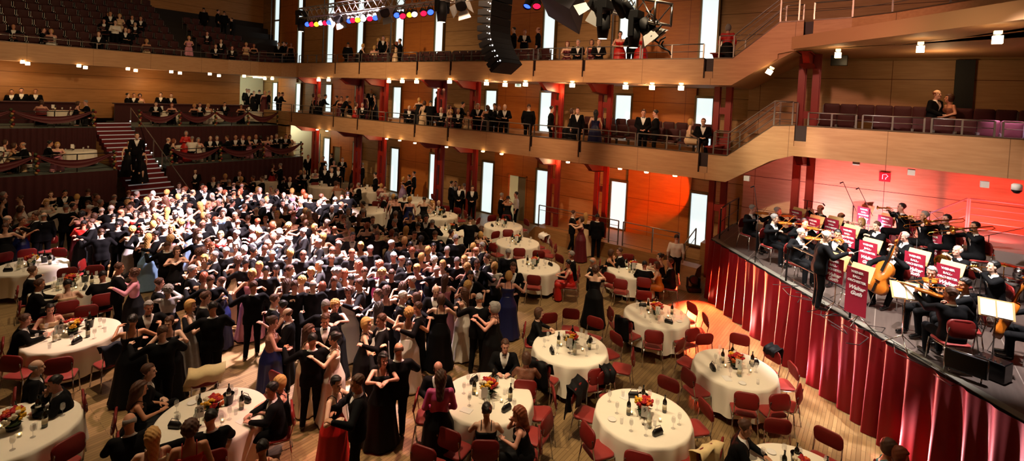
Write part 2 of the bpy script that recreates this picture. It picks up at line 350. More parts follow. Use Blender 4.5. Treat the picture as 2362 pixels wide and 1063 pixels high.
def tcoord(P,p):
    pe=np.array(p['pel']);nk=np.array(p['nk']);ax=nk-pe;l=np.linalg.norm(ax);ax/=l;fr=np.cross(ax,np.array([1,0,0.]));q=P-pe
    return (q@ax)/l,q[...,0],q@(fr if fr[1]>0 else -fr)
def bounds(p,pad=.16):
    pts=np.array([p['pel'],p['nk']]+list(p['el'])+list(p['wr'])+list(p['kn'])+list(p['an']));return pts.min(0)-pad,pts.max(0)+pad
PM={}
def person_meshes(pose,f,K=1):
    key=(pose,f,K)
    if key in PM: return PM[key]
    p=PD[pose];lo,hi=bounds(p);lo[2]=0;R=rot_head(*p['hd']);nk=np.array(p['nk']);hc=nk+R@np.array([0,.03,0.])+np.array([0,.0,.17])
    out={'hm':Matrix.Translation(Vector(hc))@Matrix(R.tolist()).to_4x4()}
    def body(P):
        b=smin(trunk(P,p,f,-.004),arms(P,p,f),.03);b=smin(b,legs(P,p,f),.03)
        b=smin(b,cap(P,nk-np.array([0,0,.02]),hc+R@np.array([0,-.015,-.1]),.055-.006*f,.052-.006*f),.03)
        for i in (0,1):
            A=np.array(p['an'][i]);b=smin(b,cap(P,A+[0,0,-.045],A+[0,.15,-.065],.036,.028),.02)
        return b
    V,Q=iso(body,lo,hi,.02*K);parts=[(V,Q,None)]
    hv,hq=HEADS[f+2*(K>1)];parts.append((hv@R.T+hc,hq,None));hm=head_mi(hv[hq].mean(1));parts[-1]=(parts[-1][0],hq,lambda c,hm=hm:hm)
    for i,s in ((0,-1),(1,1)):
        v,q=HANDS[(p['curl'][i],K>1)];d=p['hdir'][i];W=np.array(p['wr'][i])
        n=np.array([-s*.6,0,-.3]) if abs(d[2])>.7 else np.array([-s*.2,-.1,-1.])
        Fm=frame(d,-n);vv=v.copy();th=1 if s<0 else -1
        # thumb on the inner / upper side
        y=Fm[1];want=np.array([-s,.3,0]) if abs(d[2])<=.7 else np.array([0,1,0.])
        flip=(y@want)<0
        if flip: vv[:,1]*=-1;q=q[:,::-1]
        parts.append((vv@Fm+W,q,None))
    out['body']=nmesh('body_'+pose,parts,[SK[0],EYEM,LIP,HC['n'][1]])
    w0=lambda P:tcoord(P,p)
    h=.019*K
    if not f:
        def jk(P):
            w_,u,v=w0(P);t=trunk(P,p,0,.02)
            if p['sit']: t=smin(t,cap(P,np.array(p['pel'])+[-.07,-.0,-.02],np.array(p['pel'])+[.07,0,-.02],.135),.05);t=np.maximum(t,.47-P[...,2])
            else:
                for s in (-1,1): t=smin(t,cap(P,np.array(p['pel'])+[s*.07,0,0],np.array(p['pel'])+[s*.075,0,-.16],.13,.135),.04)
                t=np.maximum(t,.8-P[...,2])
            t=smin(np.maximum(t,w_-.985),arms(P,p,0,.017),.03)
            V_=np.maximum(np.maximum(np.abs(u)-.085*np.clip((w_-.42)/.5,0,1.2),.42-w_),-v+.02)
            return np.maximum(np.maximum(t,-V_),np.where(np.abs(u)<.1,w_-1.0,-1))
        out['jacket']=nmesh('jacket_'+pose,[iso(jk,lo,hi,h)+(None,)],[BLK])
        def shf(P):
            w_,u,v=w0(P);t=trunk(P,p,0,.009);return np.maximum(np.maximum(t,np.maximum(np.abs(u)-.1,.36-w_)),np.maximum(w_-1.04,-v-.07))
        out['shirt']=nmesh('shirt_'+pose,[iso(shf,np.array(p['pel'])-.15,nk+.15,.014*K)+(None,)],[SHIRT])
        def sh2(P):
            w_,u,v=w0(P);t=smin(np.maximum(trunk(P,p,0,.012),w_-.97),arms(P,p,0,.008),.03);return np.maximum(t,np.where(P[...,2]<p['pel'][2]+.02,.0-w_,-1))
        out['tee']=sh2
        out['lohi']=(lo,hi)
        def tr(P):
            t=smin(legs(P,p,0,.014),cap(P,np.array(p['pel'])+[-.075,0,0],np.array(p['pel'])+[.075,0,0],.125),.04)
            w_,u,v=w0(P);return np.maximum(np.maximum(t,.07-P[...,2]),P[...,2]-p['pel'][2]-.12)
        out['trousers']=nmesh('trousers_'+pose,[iso(tr,lo,hi,h)+(None,)],[TRO])
    else:
        def bod(P,sl=0):
            w_,u,v=w0(P);t=trunk(P,p,1,.011)
            if sl: t=smin(np.maximum(t,w_-.97),arms(P,p,1,.014),.025);top=9
            else: top=.80
            return np.maximum(np.maximum(t,w_-top+ (0 if sl else .06*(v<0))),np.where(P[...,2]<p['pel'][2]+.2,.1-w_,-1))
        out['bodice']=nmesh('bodice_'+pose,[iso(bod,lo,hi,h)+(None,)],[BLK])
        out['jacket']=nmesh('blouse_'+pose,[iso(lambda P:bod(P,1),lo,hi,h)+(None,)],[BLK])
        def sk(P):
            w_,u,v=w0(P);pe=np.array(p['pel'])
            if p['sit']:
                t=None
                for i in (0,1):
                    a=smin(cap(P,pe+[(-.08,.08)[i],0,-.02],p['kn'][i],.13,.095),cap(P,p['kn'][i],np.array(p['an'][i])*[1.2,1,.6],.095,.13),.06);t=a if t is None else smin(t,a,.08)
                t=smin(t,cap(P,pe+(nk-pe)*.3,pe,.1,.14),.05)+.006*np.sin(P[...,0]*55)
                return np.maximum(np.maximum(t,.03-P[...,2]),P[...,2]-pe[2]-.14)
            x,y,z=P[...,0]-pe[0],P[...,1]-pe[1],P[...,2];ang=np.arctan2(y,x)
            q=np.clip((1.13-z)/1.1,0,1);r=.122+.10*np.clip(q*4.2,0,1)+.11*q*q;r2=r*(1+.05*q*np.sin(ang*9+2*np.sin(ang*2)))
            t=(np.sqrt((x/1.12)**2+(y/.95)**2)-r2)*.85
            return np.maximum(np.maximum(t,.025-z),z-1.13)
        l2=lo.copy();l2[:2]=np.minimum(l2[:2],-.4);h2=hi.copy();h2[:2]=np.maximum(h2[:2],.4);h2[2]=min(h2[2],1.2)
        out['skirt']=nmesh('skirt_'+pose,[iso(sk,l2,h2,.022*K)+(None,)],[BLK])
    PM[key]=out;return out
b=MB()
def bowtie():
    m=MB()
    for s in (-1,1): m.add([(0,.004,-.006),(0,.004,.006),(s*.042,0,.022),(s*.042,0,-.022),(0,.016,-.006),(0,.016,.006),(s*.042,.014,.022),(s*.042,.014,-.022)],[(0,1,2,3),(7,6,5,4),(0,4,5,1),(1,5,6,2),(2,6,7,3),(3,7,4,0)],0)
    m.ball((0,.01,0),.01,6);return m.mesh('bow_tie',[BOW])
BT=bowtie()
def shoem():
    V,Q=iso(lambda P:np.maximum(smin(cap(P,(0,0,-.035),(0,.17,-.055),.044,.036),cap(P,(0,0,-.03),(0,0,.01),.042,.045),.03),-.092-P[...,2]),(-.06,-.06,-.1),(.06,.22,.06),.012)
    return nmesh('shoe',[(V,Q,None)],[SHOE])
SHM=shoem()
TEE={}
HN={'short':'','bald':'bald','bob':'','curly':'curly','long':'long','bun':'pinned-up'}
def person(loc,rz,sex,hair,style,pose,top=None,skirt=None,sleeve=False,s=1,lod=0,extra=None,skin=None,nobow=False):
    """one person: an Empty-free body mesh as the thing, with hair and clothing as its children"""
    f=1 if sex=='w' else 0;K=1 if lod<2 else 1.9;M=person_meshes(pose,f,K)
    skm=SK[rnd.randrange(3)] if skin is None else SK[skin]
    o=link('person',M['body'],None,None,[skm,None,None,HC[hair][1] if hair in 'nkrlg' else HC['g'][1]])
    o.location=loc;o.rotation_euler=(0,0,rz);o.scale=(s,s,s)
    hm=link('hair',hair_mesh(style,K),o,M['hm']@Matrix.Scale(1.05 if f else 1.02,4),[HC[hair][1]])
    if not f:
        if top is None or top=='k':
            link('jacket',M['jacket'],o);link('shirt',M['shirt'],o)
        else:
            if (pose,K) not in TEE: TEE[(pose,K)]=nmesh('shirt_full_'+pose,[iso(M['tee'],M['lohi'][0],M['lohi'][1],.019*K)+(None,)],[SHIRT])
            link('shirt',TEE[(pose,K)],o,None,[GC[top][1]])
        link('trousers',M['trousers'],o)
        if lod<2 and not nobow:
            p=PD[pose];nk=Vector(p['nk']);pe=Vector(p['pel']);ax=(nk-pe).normalized()
            q=nk+Vector((0,.075,.0));link('bow_tie',BT,o,Matrix.Translation(q))
        if lod<1:
            for i in (0,1): link('shoe',SHM,o,Matrix.Translation(Vector(PD[pose]['an'][i])))
    else:
        tm=GC[top or 'k'][1];sm_=GC[skirt or top or 'k'][1]
        link('jacket' if sleeve else 'bodice',M['jacket'] if sleeve else M['bodice'],o,None,[tm]);link('skirt',M['skirt'],o,None,[sm_])
        if lod<1 and not sleeve:
            p=PD[pose]
            for s_ in (-1,1):
                if 'strap' not in PM: 
                    sb=MB();sb.tube([(0,.1,0),(0,.075,.09),(0,.0,.125),(0,-.07,.08),(0,-.1,-.02)],.007,5);PM['strap']=sb.mesh('strap',[BLK])
                nk=Vector(p['nk']);link('strap',PM['strap'],o,Matrix.Translation(nk+Vector((s_*.085,-.005,-.115))),[tm])
    return o
def person_desc(sex,hair,style,top,skirt,sleeve):
    hn,_=HC[hair];hn={'bald':'balding '+hn+'-haired','long':'long-haired '+hn if False else hn+' long-haired','curly':'curly '+hn+'-haired','bun':hn+'-haired'}.get(style,hn+'-haired')
    if sex=='m': g='a black tuxedo' if top in (None,'k') else 'a %s shirt'%GC[top][0]
    else:
        a=GC[top or 'k'][0]
        if sleeve and skirt and skirt!=top: g='a %s jacket and %s skirt'%(a,GC[skirt][0])
        elif sleeve: g='a long-sleeved %s gown'%a
        elif skirt and skirt!=top: g='a %s top and %s skirt'%(a,GC[skirt][0])
        else: g='a %s gown'%a
    return hn,('woman' if sex=='w' else 'man'),g
# ---------------------------------------------------------------- the hall
W_FAS=wood('veneer_fascia','b98a5e','c89a6c','Y',rough=.5,vseam=2.4,vaxis='Y',seamcol='8a6442')
W_FASX=wood('veneer_fascia_rear','b98a5e','c89a6c','X',rough=.5,vseam=2.6,vaxis='X',seamcol='8a6442')
W_REC=wood('veneer_recess','a07a4c','b48c5c','Y',seams=.82,rough=.55,seamcol='4a2e18')
W_ORG=wood('veneer_orange','a8622a','b8702f','Y',seams=2.1,rough=.45,vseam=1.33,seamcol='6b3512')
W_REAR=wood('veneer_rear','a5713c','b57f48','X',seams=.8,rough=.5,seamcol='5a3618')
W_PALE=mat('pale_plaster','d8cfae',.7,noise=.05)
RED=mat('red_steel','8e1f12',.45,noise=.1);STEEL=mat('rail_steel','8d857c',.35,metal=.8);DKST=mat('dark_steel','1a1817',.4,metal=.5)
GLOW=mat('window_glow','dff3f4',.4,emit=1.0,ecol='e2f4f6');FRM=mat('bronze_frame','6b5836',.45,metal=.4)
SOF=mat('soffit_paint','b98d64',.7);BLKP=mat('black_paint','0a0a0a',.7)
# floor: strip parquet
def parquet():
    m=D.materials.new('parquet');m.use_nodes=True;nt=m.node_tree;b=nt.nodes['Principled BSDF'];N=nt.nodes.new;L=nt.links.new
    tc=N('ShaderNodeTexCoord');mp=N('ShaderNodeMapping');mp.inputs['Rotation'].default_value=(0,0,math.radians(0));L(tc.outputs['Object'],mp.inputs[0])
    br=N('ShaderNodeTexBrick');br.inputs['Scale'].default_value=1;br.inputs['Brick Width'].default_value=.9;br.inputs['Row Height'].default_value=.07
    br.inputs['Mortar Size'].default_value=.003;br.inputs['Color1'].default_value=lin('a08358');br.inputs['Color2'].default_value=lin('846a45');br.inputs['Mortar'].default_value=lin('4e3419')
    L(mp.outputs[0],br.inputs[0]);n=N('ShaderNodeTexNoise');n.inputs['Scale'].default_value=1.5;L(tc.outputs['Object'],n.inputs[0])
    mx=N('ShaderNodeMix');mx.data_type='RGBA';mx.blend_type='MULTIPLY';mx.inputs[0].default_value=.35;L(br.outputs[0],mx.inputs[6]);L(n.outputs['Fac'],mx.inputs[7]);L(mx.outputs[2],b.inputs['Base Color'])
    b.inputs['Roughness'].default_value=.42;b.inputs['Specular IOR Level'].default_value=.35;return m
mb=MB();mb.box((-9,-14,-.2),(21,44,0));struct('floor',mb,[parquet()])
mb=MB();mb.box((-9,-14,15),(21,44,15.2));struct('ceiling',mb,[mat('ceiling_dark','3a2c22',.8)])
mb=MB();mb.box((20.6,-14,0),(20.9,44,15));struct('wall_right',mb,[W_REC])
mb=MB();mb.box((-9,42,0),(20.6,42.3,15));struct('wall_back',mb,[W_REAR])
mb=MB();mb.box((-9.3,-14,0),(-9,44,15));struct('wall_left',mb,[W_REAR])
mb=MB();mb.box((-9,-14.3,0),(20.6,-14,15));struct('wall_front',mb,[W_REAR])
LEV=[(0,3.78),(4.2,6.94),(7.4,14.8)]
NY_L=[31.0,26.3,23.95,19.16,16.82,11.96,9.62]
wi=0;di=0;ti=0
def trim(mb,mats,bev=0):
    global ti;ti+=1;return struct('trim_%d'%ti,mb,mats,bev)
for k,yc in enumerate([37.7,30.2,22.75,15.15,7.6]):
    for lv,(z0,z1) in enumerate(LEV):
        ztop=min(z1,[2.72,6.55,14.5][lv]);zb=z0 if not(lv==0 and k==4) else .6
        # orange veneer panel between the two light strips
        mb=MB();mb.box((20.48,yc-1.36,zb),(20.6,yc+1.36,z1));
        if lv==0 and k in(1,2,3): 
            mb=MB();ya,yb=(yc+.1,yc+1.0) if k==1 else (yc-.75,yc+.35)
            if k==2: mb.box((20.48,yc-1.36,zb),(20.6,yc+1.36,z1))
            else:
                mb.box((20.48,yc-1.36,zb),(20.6,ya,z1));mb.box((20.48,yb,zb),(20.6,yc+1.36,z1));mb.box((20.48,ya,2.25),(20.6,yb,z1))
                fr=MB();fr.box((20.44,ya-.06,0),(20.5,ya,2.31));fr.box((20.44,yb,0),(20.5,yb+.06,2.31));fr.box((20.44,ya-.06,2.25),(20.5,yb+.06,2.31));di+=1
                df=struct('door_%d'%di,fr,[W_ORG]);lf=MB();lf.box((20.555,ya,0),(20.595,(ya+yb)/2 if k==3 else yb,2.25));build('door_leaf',lf,[mat('door_grey','7d7a64',.6)],df)
                if k==3: l2=MB();l2.box((20.57,(ya+yb)/2,0),(20.598,yb,2.25));build('corridor_glow',l2,[mat('corridor_light','cfc48e',.6,emit=.25)],df)
        trim(mb,[W_ORG])
        for s,(a,b) in ((1,(1.40,2.12)),(-1,(-2.03,-1.40))):
            wi+=1;fr=MB();y0,y1=yc+a,yc+b;zt=ztop
            fr.box((20.42,y0-.07,zb),(20.6,y0,zt+.1));fr.box((20.42,y1,zb),(20.6,y1+.07,zt+.1));fr.box((20.42,y0,zt),(20.6,y1,zt+.1));fr.box((20.42,y0,zb),(20.6,y1,zb+.06))
            if lv==2: fr.box((20.42,y0,11.5),(20.6,y1,11.62))
            wf=struct('window_%d'%wi,fr,[FRM]);pn=MB();pn.box((20.5,y0,zb+.06),(20.55,y1,zt));build('lit_pane',pn,[GLOW],wf)
            if s>0 and lv!=1: # slim vertical pipe beside the strip
                pp=MB();pp.tube([(20.3,y1+.28,zb),(20.3,y1+.28,zt+.3)],.045,8);tag(build('standpipe',pp,[STEEL]),'slim vertical metal pipe beside the %s lit strip from the back, %s level'%(['first','second','third','fourth','fifth'][k],['ground','middle','upper'][lv]),'pipe')
# red steel columns, twin posts with tie plates, and tapered arms carrying the balconies
CY_=[(y-.2) for y in NY_L]+[4.78,2.15,-3.6]
order=['first','second','third','fourth','fifth','sixth','seventh','eighth','ninth','tenth']
for i,y in enumerate(CY_):
    o=empty('steel_column',(18.85,y,0));tag(o,'twin red steel column with tie plates, %s from the back corner'%order[i],'column','red steel columns along the window wall')
    top=6.96 if i<7 else (8.1 if i<9 else 5)
    for s in (-1,1):
        p=MB();p.box((-.09,s*.2-.09,0),(.09,s*.2+.09,top));p.box((-.03,s*.2-.12,0),(.03,s*.2+.12,top));build('post',p,[RED],o)
    t=MB()
    for z in ([1.3,2.6,5.0,6.1] if i<9 else [1.3,3.2]): t.box((-.05,-.12,z-.12),(.05,.12,z+.12))
    build('tie_plate',t,[RED],o)
    for z,xt in ((3.79,17.35),(6.95,17.35)):
        if i>=7: z=z+1.1
        if i==9 and z>6: continue
        a=MB();a.add([(-1.45,-.09,z-.03),(.1,-.09,z-.03),(.1,-.09,z-.42),(-1.0,-.09,z-.34),(-1.45,.09,z-.03),(.1,.09,z-.03),(.1,.09,z-.42),(-1.0,.09,z-.34)],[(0,1,2,3),(7,6,5,4),(0,4,5,1),(1,5,6,2),(2,6,7,3),(3,7,4,0)])
        a.box((-1.45,-.16,z-.04),(.12,.16,z-.01));a.add([(-1.05,-.2,z-.36),(-1.05,.2,z-.36),(.1,.2,z-.45),(.1,-.2,z-.45)],[(0,1,2,3)]);build('bracket_arm',a,[RED],o)
# side balconies: floor slabs and veneered fascias with dark notches
def slab(x0,x1,y0,y1,z0,z1): mb=MB();mb.box((x0,y0,z0),(x1,y1,z1));trim(mb,[SOF])
slab(17.28,20.48,4.2,34.2,3.79,4.2);slab(17.28,20.48,4.2,42,6.95,7.4)
slab(17.28,20.48,-7,2.9,4.85,5.3)
for zz,y1 in ((4.2,34),(7.4,41)):
    slab(18.35,20.48,5.2,y1,zz,zz+.22);slab(19.35,20.48,5.2,y1,zz+.22,zz+.44)
slab(18.6,20.48,-7,2.2,5.3,5.6)
def stairslab(y0,y1,z0,z1):
    mb=MB();mb.add([(17.28,y0,z0),(20.48,y0,z0),(20.48,y1,z1),(17.28,y1,z1),(17.28,y0,z0+.4),(20.48,y0,z0+.4),(20.48,y1,z1+.4),(17.28,y1,z1+.4)],[(0,3,2,1),(4,5,6,7),(0,1,5,4),(1,2,6,5),(2,3,7,6),(3,0,4,7)]);trim(mb,[SOF])
stairslab(2.4,4.2,4.87,3.79);stairslab(2.4,4.2,8.03,6.95)
def fascia(pts,mats,thick=.1,zt=None):
    """pts: (x,y,zbot,ztop) along the edge"""
    mb=MB()
    for i in range(len(pts)-1):
        a,b=pts[i],pts[i+1];d=Vector((b[0]-a[0],b[1]-a[1],0)).normalized();n=Vector((-d.y,d.x,0))*thick
        v=[(a[0],a[1],a[2]),(b[0],b[1],b[2]),(b[0],b[1],b[3]),(a[0],a[1],a[3])];v+=[(x+n.x,y+n.y,z) for x,y,z in v]
        mb.add(v,[(0,1,2,3),(7,6,5,4),(0,4,5,1),(1,5,6,2),(2,6,7,3),(3,7,4,0)])
        for q in (a,b): pass
    trim(mb,mats)
    cp=MB()
    for i in range(len(pts)-1):
        a,b=pts[i],pts[i+1];d=Vector((b[0]-a[0],b[1]-a[1],0)).normalized();n=Vector((-d.y,d.x,0))
        v=[(a[0]-n.x*.02,a[1]-n.y*.02,a[3]),(b[0]-n.x*.02,b[1]-n.y*.02,b[3]),(b[0]+n.x*.14,b[1]+n.y*.14,b[3]),(a[0]+n.x*.14,a[1]+n.y*.14,a[3])];v+=[(x,y,z+.03) for x,y,z in v]
        cp.add(v,[(0,3,2,1),(4,5,6,7),(0,1,5,4),(1,2,6,5),(2,3,7,6),(3,0,4,7)])
    trim(cp,[STEEL if False else mat('coping_bronze','5c4a36',.4,metal=.3)])
def railing(pts,label,h=.5,mid=(.25,),posts=None,mt=None,name='railing'):
    """pts: (x,y,z) points of the foot line"""
    mt=mt or STEEL;mb=MB();P=[Vector(p) for p in pts]
    mb.tube([p+Vector((0,0,h)) for p in P],.022,6)
    for m_ in mid: mb.tube([p+Vector((0,0,m_)) for p in P],.011,5)
    o=tag(build(name,mb,[mt]),label,'railing');L_=0
    for p in (posts or P):
        p=Vector(p);q=MB();q.box((p.x-.02,p.y-.02,p.z),(p.x+.02,p.y+.02,p.z+h));build('post',q,[mt],o)
    return o
NW=.13
NTH={}
for_words=['first','second','third','fourth','fifth','sixth','seventh','eighth','ninth','tenth','eleventh','twelfth','thirteenth','fourteenth','fifteenth','sixteenth']
def nth(k): NTH[k]=NTH.get(k,-1)+1;return for_words[NTH[k]]
for nm,zb,zt,extra in (('lower',3.79,4.64,0),('upper',6.95,7.82,0)):
    ys=NY_L+[4.9];wd=[NW]*7+[.32];last=4.2
    edges=[];y0=30.4 if nm=='upper' else 34.2
    ylist=[y for y in ys if y<y0]
    cur=y0
    for y in ylist:
        wdt=.32 if y==4.9 else .15
        fascia([(17.2,y+wdt/2,zb,zt),(17.2,cur,zb,zt)][::-1],[W_FAS]);edges.append((cur,y+wdt/2))
        # dark slot: narrow lower piece and recessed black channel
        lo=MB();lo.box((17.2,y-wdt/2,zb),(17.3,y+wdt/2,zb+.22));trim(lo,[W_FAS])
        sl=MB();sl.box((17.34,y-wdt/2-.01,zb+.2),(17.42,y+wdt/2+.01,zt+.02));sl.box((17.24,y-wdt/2-.0,zb+.22),(17.4,y-wdt/2+.025,zt));sl.box((17.24,y+wdt/2-.025,zb+.22),(17.4,y+wdt/2,zt));trim(sl,[mat('slot_brown','2c1610',.6)])
        cur=y-wdt/2
    fascia([(17.2,cur,zb,zt),(17.2,4.15,zb,zt),(17.2,2.55+.3,zb+1.08 if 0 else zb+.85,zt+1.08)],[W_FAS])
    # short landing then choir balcony
    for a,b in edges:
        n=max(1,round((a-b)/2.4))
        for q in range(n):
            ya=a-(a-b)*q/n-.04;yb=a-(a-b)*(q+1)/n+.04
            railing([(17.26,ya,zt),(17.26,(ya+yb)/2,zt),(17.26,yb,zt)],'slim steel railing on the %s side balcony edge, %s from the back corner'%(nm,nth(nm)))
    railing([(17.26,4.6,zt),(17.26,4.15,zt),(17.26,2.85,zt+1.1),(17.26,2.35,zt+1.1)],'sloping steel stair railing climbing to the %s choir balcony'%nm,.75,(.2,.4,.6))
    railing([(18.6,4.9,zt-.2),(18.6,4.1,zt-.2),(18.6,2.9,zt+.9),(18.6,2.4,zt+.9)],'inner steel handrail of the stairs to the %s choir balcony'%nm,.95,(.3,.6))
    st=MB()
    for q in range(7): st.box((17.3,4.2-q*.2,zt-.45+q*.155),(20.4,4.0-q*.2,zt-.3+q*.155))
    tag(build('stair_flight',st,[mat('step_dark','5b4630',.6)]),'short flight of wooden steps up to the %s choir balcony'%nm,'stairs')
# choir balcony fascias (right of the steps)
def seg(pts,nm,zt):
    fascia(pts,[W_FAS])
zb,zt=4.85,5.77
fascia([(17.2,2.85,4.64,5.72),(17.2,2.27,zb,zt)],[W_FAS])
fascia([(17.2,1.95,zb,zt),(17.2,-.5,zb-.02,zt),(17.1,-2.62,zb-.06,zt)],[W_FAS]);fascia([(17.1,-2.62,zb-.06,zt),(16.6,-5,zb-.06,zt),(15.5,-7.5,zb-.06,zt)],[W_FAS])
lo=MB();lo.box((17.2,1.95,zb),(17.3,2.27,zb+.3));trim(lo,[W_FAS]);sl=MB();sl.box((17.4,1.93,zb),(17.46,2.29,zt));trim(sl,[MAT['slot_brown']])
fascia([(17.2,2.85,7.95,8.9),(17.2,2.2,8.07,8.92)],[W_FAS])
UC=[(17.2,1.95),(17.1,1.0),(16.6,.1),(15.7,-1.0),(14.9,-1.8),(13.9,-2.6),(12.6,-3.4),(10.5,-4.3)]
fascia([(x,y,8.07,8.92) for x,y in UC],[W_FAS])
lo=MB();lo.box((17.2,1.95,8.07),(17.3,2.2,8.35));trim(lo,[W_FAS]);sl=MB();sl.box((17.4,1.93,8.1),(17.46,2.29,8.92));trim(sl,[MAT['slot_brown']])
mb=MB();mb.prism([(x+.12,y+.02) for x,y in UC][::-1]+[(10.5,-14),(20.48,-14),(20.48,1.95),(17.3,1.95)][0:3]+[(20.48,2.6),(17.3,2.6)],8.08,8.45);trim(mb,[SOF])
for a,b,c in (((17.26,1.93,5.8),(17.26,.75,5.8),'first'),((17.26,.6,5.8),(17.26,-.75,5.8),'second'),((17.24,-.9,5.8),(17.16,-2.1,5.8),'third'),((17.15,-2.25,5.8),(17.0,-3.6,5.8),'fourth')):
    railing([a,((a[0]+b[0])/2,(a[1]+b[1])/2,5.8),b],'low steel railing on the choir balcony above the orchestra, %s from the steps'%c,.38,(.2,))
railing([(x+.06,y,8.95) for x,y in UC],'curved steel railing on the topmost balcony at right',.5,(.25,))
# wall panelling behind the orchestra
mb=MB();mb.box((20.5,-6,1.9),(20.6,4.3,4.8));mb.box((20.5,-6,5.3),(20.6,4.3,8));trim(mb,[wood('veneer_stage','b08a60','c09a6e','Y',seams=1.23,rough=.5,vseam=3.9,seamcol='5a2a1a')])
dk=MB();dk.box((20.35,-1.97,5.3),(20.5,-1.53,8.0));trim(dk,[mat('dark_blue_pier','10181c',.6)])
# rear balcony
RF=[(-8.5,34.5),(4,34.5),(8,34.5),(12,34.35),(14.5,34.0),(16.1,33.2),(17.0,31.9),(17.2,30.4)]
fascia([(x,y,6.93,7.82) for x,y in RF][::-1],[W_FASX])
mb=MB();mb.prism([(x,y+.1) for x,y in RF[:-2]]+[(17.3,32),(17.3,42),(-9,42)],6.95,7.35);trim(mb,[SOF])
railing([(x,y+.1,7.85) for x,y in RF[:5]],'long thin steel railing along the rear balcony edge',.32,())
railing([(x,y+.1,7.85) for x,y in RF[4:]],'dark railing around the curved corner of the rear balcony',.6,(.2,.4))
# stepped floor of the rear balcony
st=MB()
for k in range(9): st.box((-9,35.4+.8*k,7.35),(20.5,36.2+.8*k if k<8 else 42,7.45+.5*k))
trim(st,[mat('rear_step','1d1410',.8)])
# rear middle level: wood wall, lobby, bar fronts
mb=MB();mb.box((-9,37.6,3.9),(16.9,37.8,6.95));trim(mb,[W_REAR])
mb=MB();mb.box((16.9,41.5,4.2),(20.5,41.6,6.95));mb.box((16.9,37.8,4.2),(17.0,41.5,6.95));trim(mb,[W_PALE])
mb=MB();mb.box((17.0,34.2,3.79),(20.48,41.5,4.2));trim(mb,[SOF])
wi+=1;mb=MB();mb.box((17.25,41.42,4.2),(18.3,41.5,6.2));struct('window_%d'%wi,mb,[mat('lobby_glow','cfe6d8',.5,emit=1.2)])
VEL=mat('velvet_burgundy','3c060c',.8,sheen=.1,noise=.25,scale=6);TFL=mat('tier_floor','55605a',.7,noise=.1)
def skirt(name,p,q,z0,z1,label,amp=.035,per=.16,mt=None,n0=.0):
    """pleated fabric between two floor points"""
    p=Vector(p);q=Vector(q);d=(q-p);L_=d.length;d.normalize();nrm=Vector((d.y,-d.x));n=int(L_/per*6);rows=[]
    for t in (0,.5,1):
        r=[]
        for i in range(n+1):
            s=i/n*L_;a=amp*math.sin(2*PI*s/per+.8*math.sin(s*1.7))*(1-.5*t);c=p+d*s+nrm*(a+(1-t)*n0);r.append((c.x,c.y,z0+(z1-z0)*t))
        rows.append(r)
    mb=MB();mb.sheet(rows);mb.sheet([[ (x-nrm.x*.02,y-nrm.y*.02,z) for x,y,z in r] for r in rows][::-1]);return tag(build(name,mb,[mt or VEL]),label,'curtain')
T=[((-8.5,29.45),(7.5,28.85),2.0),((9.55,29.0),(16.9,29.0),2.0),((-8.5,33.7),(7.6,32.75),3.72),((9.2,32.5),(17.1,32.3),3.72)]
nmz=['lower tier left of the stairs','lower tier right of the stairs','upper tier left of the stairs','upper tier right of the stairs']
for i,((x0,y0),(x1,y1),z) in enumerate(T):
    yb=34 if i<2 else 37.6
    mb=MB();mb.prism([(x0,y0),(x1,y1),(x1,yb),(x0,yb)],z-.15,z);trim(mb,[TFL])
    skirt('pleated_skirt',(x0,y0-.04),(x1,y1-.04),0 if i<2 else 2.0,z-.02,'dark burgundy pleated cloth facing the '+nmz[i],per=.28 if i<2 else .22)
skirt('pleated_skirt',(16.95,29.0),(16.95,33),0,1.98,'burgundy cloth on the side end of the lower right tier')
mb=MB();mb.box((17.0,31.2,0),(17.3,34.2,3.8));mb.box((17.0,31.2,3.7),(17.2,34.2,4.66));trim(mb,[W_REC])
mb=MB();mb.box((17.3,34.0,0),(20.5,34.2,3.8));trim(mb,[W_PALE])
di+=1;mb=MB();mb.box((17.7,33.9,0),(19.2,34.0,2.3));dd=struct('door_%d'%di,mb,[mat('door_cream','d9d3a2',.6)]);q=MB();q.box((18.4,33.87,0),(18.46,33.9,2.3));build('door_edge',q,[DKST],dd)
for x0,x1,nm in ((-8.5,7.65,'left'),(9.25,16.9,'right')):
    mb=MB();mb.box((x0,36.2,3.72),(x1,36.35,4.84));mb.box((x0,36.1,4.80),(x1,36.75,4.86));tag(build('bar_counter',mb,[VEL]),'long dark burgundy fronted bar counter under the rear wall, %s of the stairs'%nm,'bar')
# stairs between the tiers
st=MB();ns=22
for k in range(ns):
    y=24.7+k*.42;z=.176*(k+1);st.box((7.62,y,0 if k<3 else z-.35),(9.3,y+.46,z))
so=tag(build('tier_stairs',st,[mat('step_burgundy','6a0f18',.8)]),'steep burgundy carpeted stairs with light nosings between the rear tiers','stairs')
for k in range(ns):
    y=24.7+k*.42;z=.176*(k+1);q=MB();q.box((7.62,y-.012,z-.035),(9.3,y+.03,z+.006));build('step_nosing',q,[mat('nosing_aluminium_glow','cfd2d2',.4,metal=.2,emit=.12)],so)  # aluminium nosings with a faint glow put into the material
for k in (2,3,5,10,11,13,15,16,21):
    y=24.7+k*.42;z=.176*(k+1);q=MB();q.ball((9.26,y-.02,z+.09),.03,6);build('step_light',q,[mat('step_lamp','ffffff',.4,emit=6)],so)
railing([(9.3,24.9,.25),(9.3,28.8,1.85),(9.3,30,2.35),(9.3,33.6,3.8)],'long sloping steel handrail on the right of the tier stairs',.9,())
